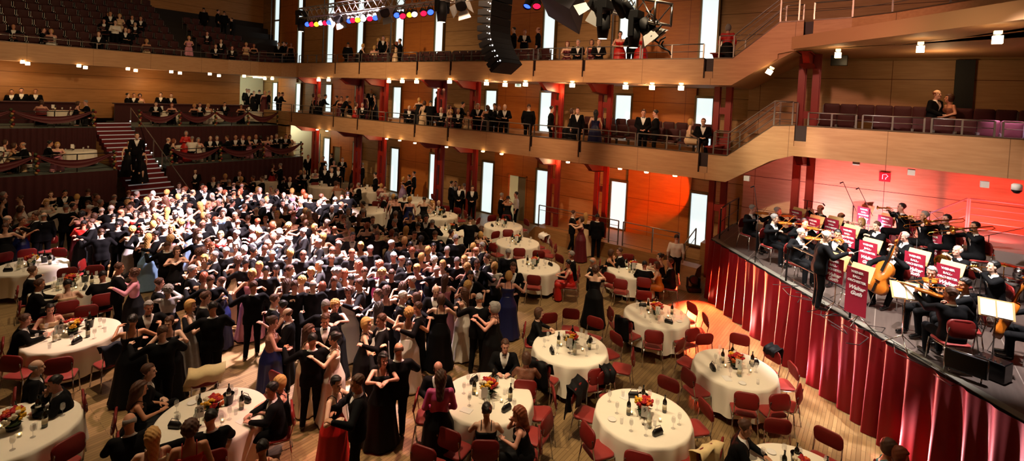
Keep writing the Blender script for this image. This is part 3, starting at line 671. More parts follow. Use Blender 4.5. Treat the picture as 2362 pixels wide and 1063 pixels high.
# tier railings with swags and garlands
SWM=mat('swag_burgundy','56101a',.6,sheen=.1,noise=.15,scale=8)
def tier_rail(x0,y0,x1,y1,z,bays,label):
    P0=Vector((x0,y0,z));P1=Vector((x1,y1,z));d=P1-P0
    railing([P0+d*(i/(bays*2)) for i in range(bays*2+1)],label[0],.8,(.12,.4),None,DKST)
    for i in range(bays):
        a=P0+d*(i/bays);b=P0+d*((i+1)/bays);rows=[]
        for t in range(7):
            r=[]
            for s in range(19):
                u=s/18;dr=.32*4*u*(1-u);wd_=.10+.26*math.sin(PI*u);c=a+(b-a)*u;off=.045+.03*math.sin(t*2.2+u*3)
                r.append((c.x,c.y-off,c.z+.82-dr-wd_*t/6+.05))
            rows.append(r)
        mb=MB();mb.sheet(rows);mb.sheet([[(x,y+.01,zz) for x,y,zz in r] for r in rows][::-1]);tag(build('fabric_swag',mb,[SWM]),'burgundy fabric swag, %s from the left, on the %s railing'%(order[i],label[1]),'swag','burgundy swags on the '+label[1])
    for i in range(bays+1):
        a=P0+d*(i/bays);mb=MB()
        for q in range(9):
            mb.ball((a.x+.05*math.sin(q*2.1),a.y-.1+.02*math.cos(q*3),z+.08+q*.1),.07,6,q%3)
        tag(build('flower_garland',mb,[mat('garland_gold','b08a52',.6),mat('garland_red','7a1a18',.6),mat('garland_leaf','3a4424',.7)]),'hanging flower and ribbon garland, %s from the left, on the %s railing'%(order[i],label[1]),'garland','garlands on the '+label[1])
tier_rail(-3.3,29.3,7.4,28.9,2.0,4,('dark rail along the lower left tier','lower left tier'))
tier_rail(9.75,29.05,16.8,29.05,2.0,3,('dark rail along the lower right tier','lower right tier'))
tier_rail(-1.5,33.35,7.5,32.8,3.72,3,('dark rail along the upper left tier','upper left tier'))
tier_rail(9.4,32.55,17.0,32.4,3.72,4,('dark rail along the upper right tier','upper right tier'))
# ---------------------------------------------------------------- wall platform with ramp and steps beside the stage
mb=MB();mb.box((18.2,6.4,0),(20.48,12.2,.6));mb.add([(18.2,12.2,0),(20.48,12.2,0),(20.48,12.2,.6),(18.2,12.2,.6),(18.6,12.9,0),(20.48,12.9,0)],[(0,1,5,4),(3,4,5,2),(0,4,3),(1,2,5)]);tag(build('wall_platform',mb,[wood('platform_oak','94683c','a87a48','Y',rough=.5)]),'low wooden platform along the wall with steel railing, left of the stage','platform')
railing([(18.3,12.1,.6),(18.3,10.4,.6),(18.3,8.7,.6),(18.3,8.3,.6)],'steel railing on the wall platform, left section',.95,(.75,.1))
railing([(18.3,8.1,.6),(18.3,6.9,.6),(18.3,5.9,.6)],'steel railing on the wall platform, right section nearest the stage',.95,(.75,.1))
mb=MB();mb.add([(16.9,5.0,0),(18.1,5.0,0),(18.1,5.9,0),(16.9,6.6,0),(17.6,5.0,.62),(18.15,5.0,.62),(18.15,5.9,.62),(17.7,6.2,.62)],[(0,3,2,1),(4,5,6,7),(0,1,5,4),(1,2,6,5),(2,3,7,6),(3,0,4,7)]);tag(build('access_ramp',mb,[MAT['platform_oak']]),'sloping wooden ramp block between the stage curtain and the wall platform','ramp')
railing([(18.4,5.7,.5),(19.3,5.6,.9)],'short handrail of the steps against the lit strip window next to the stage',.7,(.35,))
mb=MB();mb.box((18.9,4.6,0),(20.4,5.3,1.2));tag(build('wooden_block',mb,[MAT['platform_oak']]),'plain wooden block beside the stage corner under the red column','block')
# ---------------------------------------------------------------- stage
A=Vector((16.9,4.36));B_=Vector((8.2,-3.55));ZS=1.93
mb=MB();mb.prism([(8.2,-3.55),(16.9,4.36),(19.9,4.36),(20.5,4.0),(20.5,-12),(8.2,-12)][::-1],ZS-.12,ZS)
sto=tag(build('stage_platform',mb,[wood('stage_deck','3f342f','4c403a','X',rough=.55,vseam=1.0,vaxis='Y',seamcol='6f645c')]),'large raised dark stage platform carrying the orchestra','stage')
d=(B_-A);L_=d.length;dn=d.normalized();nr=Vector((dn.y,-dn.x))
if nr.dot(Vector((-1,1)))<0: nr=-nr
e=MB();a3=A+nr*.04;b3=B_+nr*.04;e.prism([(a3.x,a3.y),(b3.x,b3.y),(B_.x-nr.x*.12,B_.y-nr.y*.12),(A.x-nr.x*.12,A.y-nr.y*.12)],ZS,ZS+.015);build('stage_edge_trim',e,[mat('edge_rubber','6a675c',.6)],sto)
CUR=mat('stage_curtain','70060f',.5,spec=.25)
rows=[];n=int(L_/.018)
for t in (0,.15,.4,.7,.9,1):
    r=[]
    for i in range(n+1):
        s=i/n*L_;ph=s*2*PI/.44+1.6*math.sin(s*1.1)+.9*math.sin(s*2.9)
        amp=(.14*(1-.72*t))*(.7+.3*math.sin(s*1.9));prof=math.sin(ph)+.28*math.sin(2*ph+.6)
        c=A+dn*s+nr*(.10+amp*prof+.03*(1-t)*math.sin(s*5));r.append((c.x,c.y,.01+(ZS-.02)*t))
    rows.append(r)
mb=MB();mb.sheet(rows);cu=tag(build('stage_curtain',mb,[CUR]),'long red pleated velvet curtain hanging from the stage edge to the floor','curtain')
mb=MB();mb.box((17.0,4.4,.01),(19.8,4.44,1.9));tag(build('side_curtain',mb,[VEL]),'dark burgundy cloth closing the left end of the stage','curtain')
railing([(17.1,4.2,ZS),(17.9,3.3,ZS) if 0 else (18.4,4.25,ZS),(19.7,4.25,ZS)],'black tube railing on the left end of the stage',1.0,(.1,.55),None,DKST)
_p=A+dn*3.75;_q=A+dn*5.85
railing([(_p.x,_p.y,ZS),(_q.x,_q.y,ZS)],'black safety railing at the stage edge behind the conductor',.95,(.15,.55),None,DKST)
# rear riser for the brass
mb=MB();mb.prism([(19.0,.9),(20.4,.9),(20.4,-12),(14.4,-12),(14.6,-5.2),(17.3,-2.4)][::-1],ZS,ZS+.4);tag(build('brass_riser',mb,[MAT['stage_deck']]),'raised dark riser under the brass players at the back of the stage','riser')
MAG=mat('rail_painted','c9b4bd',.4)
railing([(19.6,-2.0,2.9),(19.6,-3.5,2.9)],'light tubular railing on the landing behind the trombones, left panel',1.0,(.15,.35,.55,.75),None,MAG)
railing([(19.6,-1.1,2.3),(19.6,-1.95,2.9)],'sloping light tubular handrail behind the bearded trombonist',1.0,(.5,.75),None,MAG)
railing([(19.4,-3.75,2.9),(18.9,-4.8,2.9)],'light tubular railing panel at the right edge behind the drums',1.0,(.15,.35,.55,.75),None,MAG)
mb=MB();mb.box((17.6,-9,2.33),(20.5,-1.6,2.9));tag(build('landing',mb,[mat('landing_pale','c8b8b0',.6)]),'pale landing behind the drum kit','platform')
# ---------------------------------------------------------------- furniture prototypes
CHR=mat('chair_red','8e1b12',.6,noise=.12,scale=14,sheen=.2);CHB=mat('chair_back_red','74130e',.5,noise=.1);CHROME=mat('chrome','cfcac4',.15,metal=1)
CLOTH=mat('linen_white','f6eedb',.8,noise=.03,scale=5);GLS=mat('clear_glass','fffdf6',.04,alpha=.22,spec=1);WHITE=mat('white_card','f3f0e8',.6)
BOTG=mat('bottle_dark','10160e',.08,spec=.9);BOTC=mat('bottle_clear','cfe0d4',.06,alpha=.45,spec=1);LAB=mat('bottle_label','e2d8b8',.6);BKT=mat('bucket_black','0c0c0d',.25)
CAN=mat('candle_flame','ffe0a0',.5,emit=16,ecol='ffcf80');RFL=mat('flower_red','b01018',.6);YFL=mat('flower_yellow','e0a818',.6);OFL=mat('flower_orange','d8601c',.6);WFL=mat('flower_cream','e8dcc0',.6);LEAF=mat('leaf_green','2c4420',.6,noise=.3,scale=30)
BAG=mat('handbag_black','0b0a0b',.35);INK=mat('ink','1a1614',.6)
def rrect(w_,h,r,n=4):
    o=[]
    for cx,cy,a in ((w_/2-r,h/2-r,0),(-w_/2+r,h/2-r,1),(-w_/2+r,-h/2+r,2),(w_/2-r,-h/2+r,3)):
        for i in range(n+1): q=(a+i/n)*PI/2;o.append((cx+r*math.cos(q),cy+r*math.sin(q)))
    return o
def pad(w_,h,t,r,dome=.012):
    mb=MB();P=rrect(w_,h,r,5);n=len(P);rings=[(.9,-t/2),(1,-t/4),(1,t/4),(.93,t/2-.004),(.6,t/2+dome*.7),(.0,t/2+dome)]
    vs=[(x*s,y*s,z) for s,z in rings for x,y in P];fs=[tuple(range(n))[::-1]]
    for i in range(len(rings)-1):
        for j in range(n): fs.append((i*n+j,i*n+(j+1)%n,(i+1)*n+(j+1)%n,(i+1)*n+j))
    return mb.add(vs,fs,0,True)
def make_chair(armless=True):
    o=empty('chair')
    build('seat',pad(.44,.42,.05,.09),[CHR],o,Matrix.Translation((0,0,.45)))
    mb=pad(.44,.30,.04,.10);q=[]
    for x,y,z in mb.v: q.append((x,y,z+ .35*x*x))   # slightly curved shell
    mb.v=q;build('backrest',mb,[CHB],o,Matrix.Translation((0,-.235,.76))@Matrix.Rotation(math.radians(-100),4,'X'))
    for s in (-1,1):
        f=MB();f.tube([(s*.21,.19,.42),(s*.235,.21,.0)],.0115,7);build('leg',f,[CHROME],o)
        f=MB();f.tube([(s*.21,-.19,.42),(s*.24,-.25,.0)],.0115,7);build('leg',f,[CHROME],o)
    f=MB()
    for s in (-1,1):
        f.tube([(s*.21,.19,.42),(s*.215,.0,.415),(s*.21,-.19,.425),(s*.205,-.225,.6),(s*.2,-.25,.78)],.0115,7)
    f.tube([(-.21,.17,.415),(.21,.17,.415)],.009,6);build('seat_frame',f,[CHROME],o)
    return o
CH0=make_chair();CH0_used=[0]
def copy_or_first(proto,used,loc,rz):
    o=proto if not used[0] else copy_tree(proto);used[0]+=1;o.location=loc;o.rotation_euler=(0,0,rz);return o
def tablecloth_mesh(r=.82,h=.75,n=120,seed=0,low=.14):
    R_=random.Random(seed);ph=[R_.random()*6 for _ in range(3)];rows=[]
    prof=[(0.001,h),(r*.5,h),(r-.03,h),(r,h-.012),(r+.012,h-.06),(r+.02,h-.2),(r+.03,h-.4),(r+.05,low)]
    for k,(rr,z) in enumerate(prof):
        t=max(0,(k-3)/4);row=[]
        for j in range(n):
            a=2*PI*j/n;q=rr+t*.028*(math.sin(13*a+ph[0])+.6*math.sin(8*a+ph[1])+.4*math.sin(21*a+ph[2]))*(1 if k>3 else 0);row.append((q*math.cos(a),q*math.sin(a),z+(t*.02*math.sin(4*a) if k==7 else 0)))
        rows.append(row)
    mb=MB();mb.sheet(rows[::-1],0,True,True);return mb.mesh('tablecloth',[CLOTH])
CLM=[tablecloth_mesh(seed=i) for i in range(3)]
tt=MB();tt.lathe([(0.001,.70),(.8,.70),(.8,.735),(.001,.735)],32);TTM=tt.mesh('tabletop',[mat('table_ply','9a7a52',.6)])
tl=MB();tl.tube([(.45,0,.7),(.55,0,0)],.02,8);TLM=tl.mesh('leg',[DKST])
# tableware
def lm(prof,n,mats,c=None): m=MB();m.lathe(prof,n);return m.mesh('x',mats)
GM=lm([(.036,.0),(.034,.003),(.004,.01),(.004,.085),(.026,.105),(.036,.135),(.036,.16),(.030,.2),(.029,.2),(.034,.158),(.033,.137),(.024,.11),(.001,.1)],10,[GLS]);GM.name='wine_glass'
TM=lm([(.026,0),(.031,.11),(.029,.11),(.024,.008),(.001,.008)],10,[GLS]);TM.name='tumbler'
def bottle_mesh(m1):
    m=MB();m.lathe([(.001,0),(.036,0),(.038,.01),(.038,.19),(.03,.22),(.014,.245),(.013,.3),(.015,.3),(.015,.312),(.001,.312)],12);return m.mesh('bottle',[m1])
BM={'wine':bottle_mesh(BOTG),'water':bottle_mesh(BOTC)}
lb=MB();lb.lathe([(.0388,.06),(.0388,.15)],12);LBM=lb.mesh('label',[LAB])
KM=lm([(.001,0),(.065,0),(.085,.17),(.09,.172),(.09,.178),(.082,.178),(.078,.16),(.06,.02),(.001,.02)],16,[BKT]);KM.name='ice_bucket'
CM=lm([(.03,0),(.034,.06),(.032,.06),(.028,.01),(.001,.01)],10,[GLS]);fm=MB();fm.lathe([(.022,.008),(.022,.032),(.001,.034)],8,0);fm.ball((0,0,.045),.011,6,1,None,(1,1,1.7));FM=fm.mesh('candle',[WFL,CAN])
PLM=lm([(.001,0),(.05,.002),(.075,.012),(.074,.014),(.05,.006),(.001,.005)],16,[WHITE]);PLM.name='saucer'
def flower_mesh(mt,sd):
    m=MB();R_=random.Random(sd)
    for k in range(7):
        a=k*2.4;r=.012*math.sqrt(k);m.ball((r*math.cos(a),r*math.sin(a),.008-.002*k),.017,6,0,None,(1,1,.8))
    return m.mesh('flower',[mt])
FLM=[flower_mesh(m,i) for i,m in enumerate((RFL,YFL,OFL,WFL))]
lf=MB();R_=random.Random(5)
for k in range(46):
    a=R_.random()*6.28;e=R_.random()*1.1;l=.1+.07*R_.random();d_=Vector((math.cos(a)*math.cos(e),math.sin(a)*math.cos(e),math.sin(e)));s_=Vector((-math.sin(a),math.cos(a),0))*.022;c=Vector((0,0,.09))
    p1=c+d_*l*.55;p2=c+d_*l;lf.add([c,p1+s_,p2,p1-s_],[(0,1,2,3)],0,True)
lf.ball((0,0,.09),.075,8,0,None,(1,1,.8));LFM=lf.mesh('foliage',[LEAF])
vs_=MB();vs_.lathe([(.001,0),(.06,0),(.07,.06),(.065,.06),(.001,.05)],12);VSM=vs_.mesh('bowl',[BKT])
hb=MB();hb.add([(x*s,y*s2,z) for (x,y) in rrect(.2,.06,.02,3) for (s,s2,z) in ((1,1,0),)]+[],[]) 
hb=MB();P_r=rrect(.2,.07,.025,3);n_=len(P_r);hv=[(x,y,0) for x,y in P_r]+[(x*1.06,y*1.1,.05) for x,y in P_r]+[(x*.85,y*.5,.1) for x,y in P_r]
hb.add(hv,[tuple(range(n_))[::-1],tuple(range(2*n_,3*n_))]+[(i*n_+j,i*n_+(j+1)%n_,(i+1)*n_+(j+1)%n_,(i+1)*n_+j) for i in (0,1) for j in range(n_)],0,True);HBM=hb.mesh('handbag',[BAG])
hs=MB();hs.tube([(-.08,0,.09),(-.05,.0,.15),(.05,0,.15),(.08,0,.09)],.005,5);HSM=hs.mesh('handle',[BAG])
def text_mesh(s,size,mt,ext=.001,shear=0,bold=0):
    c=D.curves.new('t','FONT');c.body=s;c.size=size;c.extrude=ext;c.align_x='CENTER';c.align_y='CENTER';c.shear=shear;c.resolution_u=2;c.offset=bold
    o=D.objects.new('t',c);C.objects.link(o);dg=bpy.context.evaluated_depsgraph_get();me=D.meshes.new_from_object(o.evaluated_get(dg));D.objects.remove(o);D.curves.remove(c);me.materials.clear();me.materials.append(mt);return me
ca_=MB();ca_.box((-.06,-.002,.0),(.06,.002,.19));CDM=ca_.mesh('card',[WHITE])
st_=MB();st_.lathe([(.035,0),(.035,.006),(.003,.01),(.003,.14)],8);STM=st_.mesh('stand',[CHROME])
CAMD=lambda p:math.atan2(-p.y,-p.x)
TABLES=[]
def table(px,py,name,level,num=None,z=0,seed=0,r=1,extra=None,only=None):
    c=atz(px,py,z+.75) if z<3 else aty(px,py,34.5);c.z=z
    if 1<z<3: c=aty(px,py,30.9);c.z=z
    R_=random.Random(seed*7+3)
    t=empty('round_table',c,R_.random());t.scale=(r,r,1);tag(t,'round banquet table under long white cloth, '+name,'table','round banquet tables')
    link('tabletop',TTM,t)
    for k in range(4): link('leg',TLM,t,Matrix.Rotation(k*PI/2+.7,4,'Z'))
    o=link('tablecloth',CLM[seed%3]);o.location=c;o.rotation_euler=(0,0,seed*1.3);o.scale=(r,r,1);tag(o,'white tablecloth falling in folds over '+name,'tablecloth','white tablecloths')
    TABLES.append((c,name));top=z+.752;face=CAMD(c)+PI/2
    def put(me,rad,ang,nm,label,cat,group,kids=(),dz=0,rz=None,s=1,tilt=None):
        o=link(nm,me);o.location=(c.x+rad*math.cos(ang),c.y+rad*math.sin(ang),top+dz);o.rotation_euler=(0,0,R_.random()*6.28 if rz is None else rz);o.scale=(s,s,s)
        for kn,km,kM in kids: link(kn,km,o,kM)
        return tag(o,label,cat,group+' '+name)
    ng,nb=(13,3) if level==0 else ((8,2) if level==1 else (4,1))
    for k in range(ng):
        rad=.3+.33*R_.random();a=k*6.28/ng+R_.random()*.4
        if k%3==2: put(TM,rad,a,'tumbler','clear straight drinking glass on '+name,'glass','tumblers on')
        else: put(GM,rad,a,'wine_glass','clear stemmed wine glass on '+name,'glass','wine glasses on')
    for k in range(nb):
        a=1.3+k*1.9+R_.random();put(BM['wine' if k%2==0 else 'water'],.26+.08*k,a,'bottle',('dark wine bottle with pale label on ' if k%2==0 else 'clear water bottle with pale label on ')+name,'bottle',('wine bottles on' if k%2==0 else 'water bottles on'),[('label',LBM,None)])
    if level<2:
        for k in range(2 if level==0 else 1):
            put(CM,.2+.1*k,2.2+k*2.6,'candle_holder','small glass candle holder with a lit candle on '+name,'candle','candle holders on',[('candle',FM,None)])
        a=.4;b=put(KM,.33,a,'ice_bucket','black ice bucket on '+name,'bucket','ice buckets on')
        put(BM['wine'],.33,a,'bottle','dark wine bottle standing in the black ice bucket on '+name,'bottle','chilled bottles on',[('label',LBM,None)],dz=.035)
        g=empty('flower_centrepiece',(c.x,c.y,top),R_.random()*6,1.32 if level==0 else 1.2);tag(g,'low centrepiece of red, yellow and cream flowers on '+name,'flowers')
        link('bowl',VSM,g);link('foliage',LFM,g)
        for k in range(15 if level==0 else 9):
            q=k*2.399;e=.3+1.1*(1-k/15);l=.12;link('flower',FLM[[0,0,1,2,3][k%5]],g,Matrix.Translation((l*math.cos(q)*math.cos(e),l*math.sin(q)*math.cos(e),.1+l*math.sin(e)))@Matrix.Rotation(-(PI/2-e),4,Vector((-math.sin(q),math.cos(q),0)))@Matrix.Scale(1.25,4))
        link_card=True
    o=put(STM,.27,3.6,'table_number','white table number card on a stand on '+name,'sign','number cards on',rz=face)
    cd=link('card',CDM,o,Matrix.Translation((0,0,.13)))
    if num: link('digits',text_mesh(num,.1,INK),cd,Matrix.Translation((0,-.004,.12))@Matrix.Rotation(PI/2,4,'X'))
    if level<2:
        for k in range(2 if level==0 else 1):
            put(HBM,.52,seed*1.7+k*3+4,'handbag','small black evening bag lying on '+name,'handbag','evening bags on',[('handle',HSM,None)])
        m=MB();m.box((-.1,-.07,0),(.1,.07,.004));put(m.mesh('menu_card',[WHITE]),.56,seed*2.1+1,'menu_card','pale folded menu card on '+name,'card','menu cards on')
        if level==0: put(PLM,.6,seed*1.1+2.5,'saucer','small white saucer near the rim of '+name,'saucer','saucers on')
    return c
TL=[(1483,957,'the table nearest the cream shawl',0,'9'),(1695,848,'the table nearest the curtain',0,'7'),(1514,725,'the table in red glow',0,None),
(1315,800,'the table above the striped blouse',0,None),(1125,914,"the magenta blouse woman's table",0,None),(490,958,'the table marked twelve',0,'12'),(168,770,'the table marked sixteen',0,'16'),
(30,990,'the bottom left corner table',0,None),(165,660,'the table marked twenty',0,'20'),(72,613,'the table marked twenty-four',0,'24'),(1852,1108,'the bottom edge table at right',0,None),
(1460,622,"the white shirt man's table",1,None),(1234,613,"the red gown woman's table",1,None),(1194,559,'the table with white chair cloth',1,None),(1161,520,'the table facing the open doorway',1,None),
(1014,496,'the table left of the doorway',1,None),(1040,532,"the dance floor's right rim table",1,None),(852,437,'the small table under red columns',2,None),(852,484,'the table behind far dancers',2,None),
(728,410,'the table by the pale doorway',2,None),(748,428,"the turquoise dress woman's table",2,None),(128,487,'the far left floor table',2,None),(150,458,'the farthest left floor table',2,None),(955,460,'the table between lit strips',2,None),(620,415,'the table below the right tier',2,None)]
for i,(x,y,n_,l,num) in enumerate(TL): table(x,y,n_,l,num,0,i)
TT=[(180,365,2.0,'the left lower tier table'),(438,356,2.0,'the lower tier table by stairs'),(565,345,2.0,'the second right lower tier table'),(655,335,2.0,'the end lower tier table'),(20,372,2.0,'the left edge lower tier table'),
(135,262,3.72,'the left upper tier table'),(382,268,3.72,'the upper tier table by stairs'),(485,268,3.72,'the middle upper tier table'),(580,268,3.72,'the end upper tier table')]
for i,(x,y,z,n_) in enumerate(TT): table(x,y,n_,2,None,z,i+30,.85)
# chairs by the middle of their backrests in the photo, each facing its nearest table
CL={ (1350,660,2.638):'60 225,35 510,155 575,505 600,590 370,745 345,630 560,775 625,980 700,705 760,790 870,945 330,1130 420,1225 515,1165 690,1245 640,1175 860,640 135,720 210,410 310,240 240,160 170,290 430,60 900,330 1000,690 1000,640 290',
 (950,700,2.928):'75 545,30 660,250 920,450 960,760 1030,910 820,960 640,930 105,1075 75,750 160,900 430,1180 455,1345 530,1220 650,65 1035,1370 250',
 (1100,430,3.543):'35 290,125 262,240 258,375 300,150 400,260 385,210 485,345 525,420 545,510 560,530 430,605 470,640 510,640 600,470 770,1165 800,1235 590,1430 640,1520 800,1745 1000,1360 900,1080 750',
 (0,430,3.938):'330 170,240 615,530 605,30 650,740 720,860 770,600 790,940 1000,440 490,660 200',
 (0,650,2.573):'130 170,620 100,355 500,575 740,345 970,690 410,80 480,30 320,515 180',
 (240,800,4.042):'930 340,1450 400,1700 740',
 (1640,650,2.573):'690 930,400 880',(750,380,3.938):'1190 425,1270 450,1400 510,440 380,200 230,930 300,1820 530,1090 400'}
CPOS=[]
ROLE={'first':[]}
def add_chair(x,y,z=0,near=None):
    p=atz(x,y,z+.74);t=min((q for q in TABLES if abs(q[0].z-z)<.3),key=lambda q:(q[0]-Vector((p.x,p.y,z))).length)
    d=(t[0]-Vector((p.x,p.y,z)));d.z=0;l=d.length;u=d.normalized()
    l=max(l,1.22);sd=.22
    q=t[0]-u*(l-sd) # seat centre is in front of the backrest
    for c_ in CPOS:
        if (c_[0]-q).length<.42: return
    o=copy_or_first(CH0,CH0_used,q,math.atan2(u.y,u.x)-PI/2+rnd.uniform(-.15,.15));CPOS.append((q,o,t[1],u));return o
for k,v in CL.items():
    for s_ in v.split(','):
        a_,b_=map(float,s_.split());add_chair(k[0]+a_/k[2],k[1]+b_/k[2])
# ---------------------------------------------------------------- guests
PO=dict(L='lead',F='follow',H='hug',S='stand',C='clasp',A='fold',G='glass',R='rail',W='walk',O='low',T='table',P='lap',N='chin',E='reach')
ST=dict(s='short',b='bald',o='bob',c='curly',l='long',u='bun')
PEOPLE=[]   # (obj, dict)
PH=dict(L='dancing with arms raised',F='dancing with one hand held out',H='embracing a partner',S='standing',C='standing with hands together',A='standing with folded arms',G='standing with a glass',R='leaning forward',W='walking',O='dancing close',T='seated with hands on the table',P='seated with hands in lap',N='seated with hand to chin',E='seated reaching sideways')
def rz_face(p,deg):
    v=Vector((-p.x,-p.y,0)).normalized();a=math.atan2(v.y,v.x)+math.radians(deg);return a-PI/2
def guest(hx,hy,code,face,pose,g='k',z=0,zone='',s=None):
    sex,hair,style=code[0],code[1],ST[code[2]];po=PO[pose];sit=pose in 'TPNE'
    if s is None: s=(1.0 if sex=='m' else .95)*rnd.uniform(.975,1.03)
    hz=(PD[po]['nk'][2]+.17)*s
    if zone in('lower side gallery','upper side gallery'):
        best=None
        for k in range(12):
            X=17.85+k*.22;fl=z+(0 if X<18.35 else (.22 if X<19.35 else .44));q=atx(hx,hy,X);e=abs(q.z-hz-fl)+(.15*abs(X-18.0) if sit else 0)
            if best is None or e<best[0]: best=(e,q,fl)
        p=best[1];z=best[2];p.z=z
    elif zone in('upper tier','rear bar','rear balcony','lower tier'):
        rg={'upper tier':(33.5,36.0),'rear bar':(36.9,37.3),'rear balcony':(35.1,41.5),'lower tier':(29.6,32.3)}[zone];best=None
        for k in range(14):
            Y=rg[0]+(rg[1]-rg[0])*k/13;fl=z if zone!='rear balcony' else 7.45+.5*max(0,int((Y-35.4)/.8));q=aty(hx,hy,Y);e=abs(q.z-hz-fl)
            if best is None or e<best[0]: best=(e,q,fl)
        p=best[1];z=best[2];p.z=z
    elif zone=='choir balcony': p=atx(hx,hy,18.6);z=5.6;p.z=z
    else: p=atz(hx,hy,z+hz);p.z=z
    # the head sits a little in front of the feet
    a=rz_face(p,face);nk=PD[po]['nk'];off=Vector((-math.sin(a),math.cos(a),0))*(nk[1]+.03)*s;p-=off
    top=skirt=None;sl='+' in g;gg=g.replace('+','')
    if sex=='w': top=gg[0];skirt=gg[1] if len(gg)>1 else gg[0]
    elif gg[0]!='k': top=gg[0]
    w_=proj(p+Vector((0,0,1)))[2];lod=0 if w_<13 else (1 if w_<24 else 2)
    o=person(p,a,sex,hair,style,po,top,skirt,sl,s,lod)
    hn,nn,gn=person_desc(sex,hair,style,top,skirt,sl)
    view={0:'facing us',1:'in profile to the right',2:'seen from behind',3:'in profile to the left'}[int(((face%360)+45)//90)%4]
    PEOPLE.append(dict(o=o,h=(hx,hy),hn=hn,nn=nn,gn=gn,ph=PH[pose],view=view,zone=zone,w=w_,p=p,sit=sit,z=z,face=a));return o
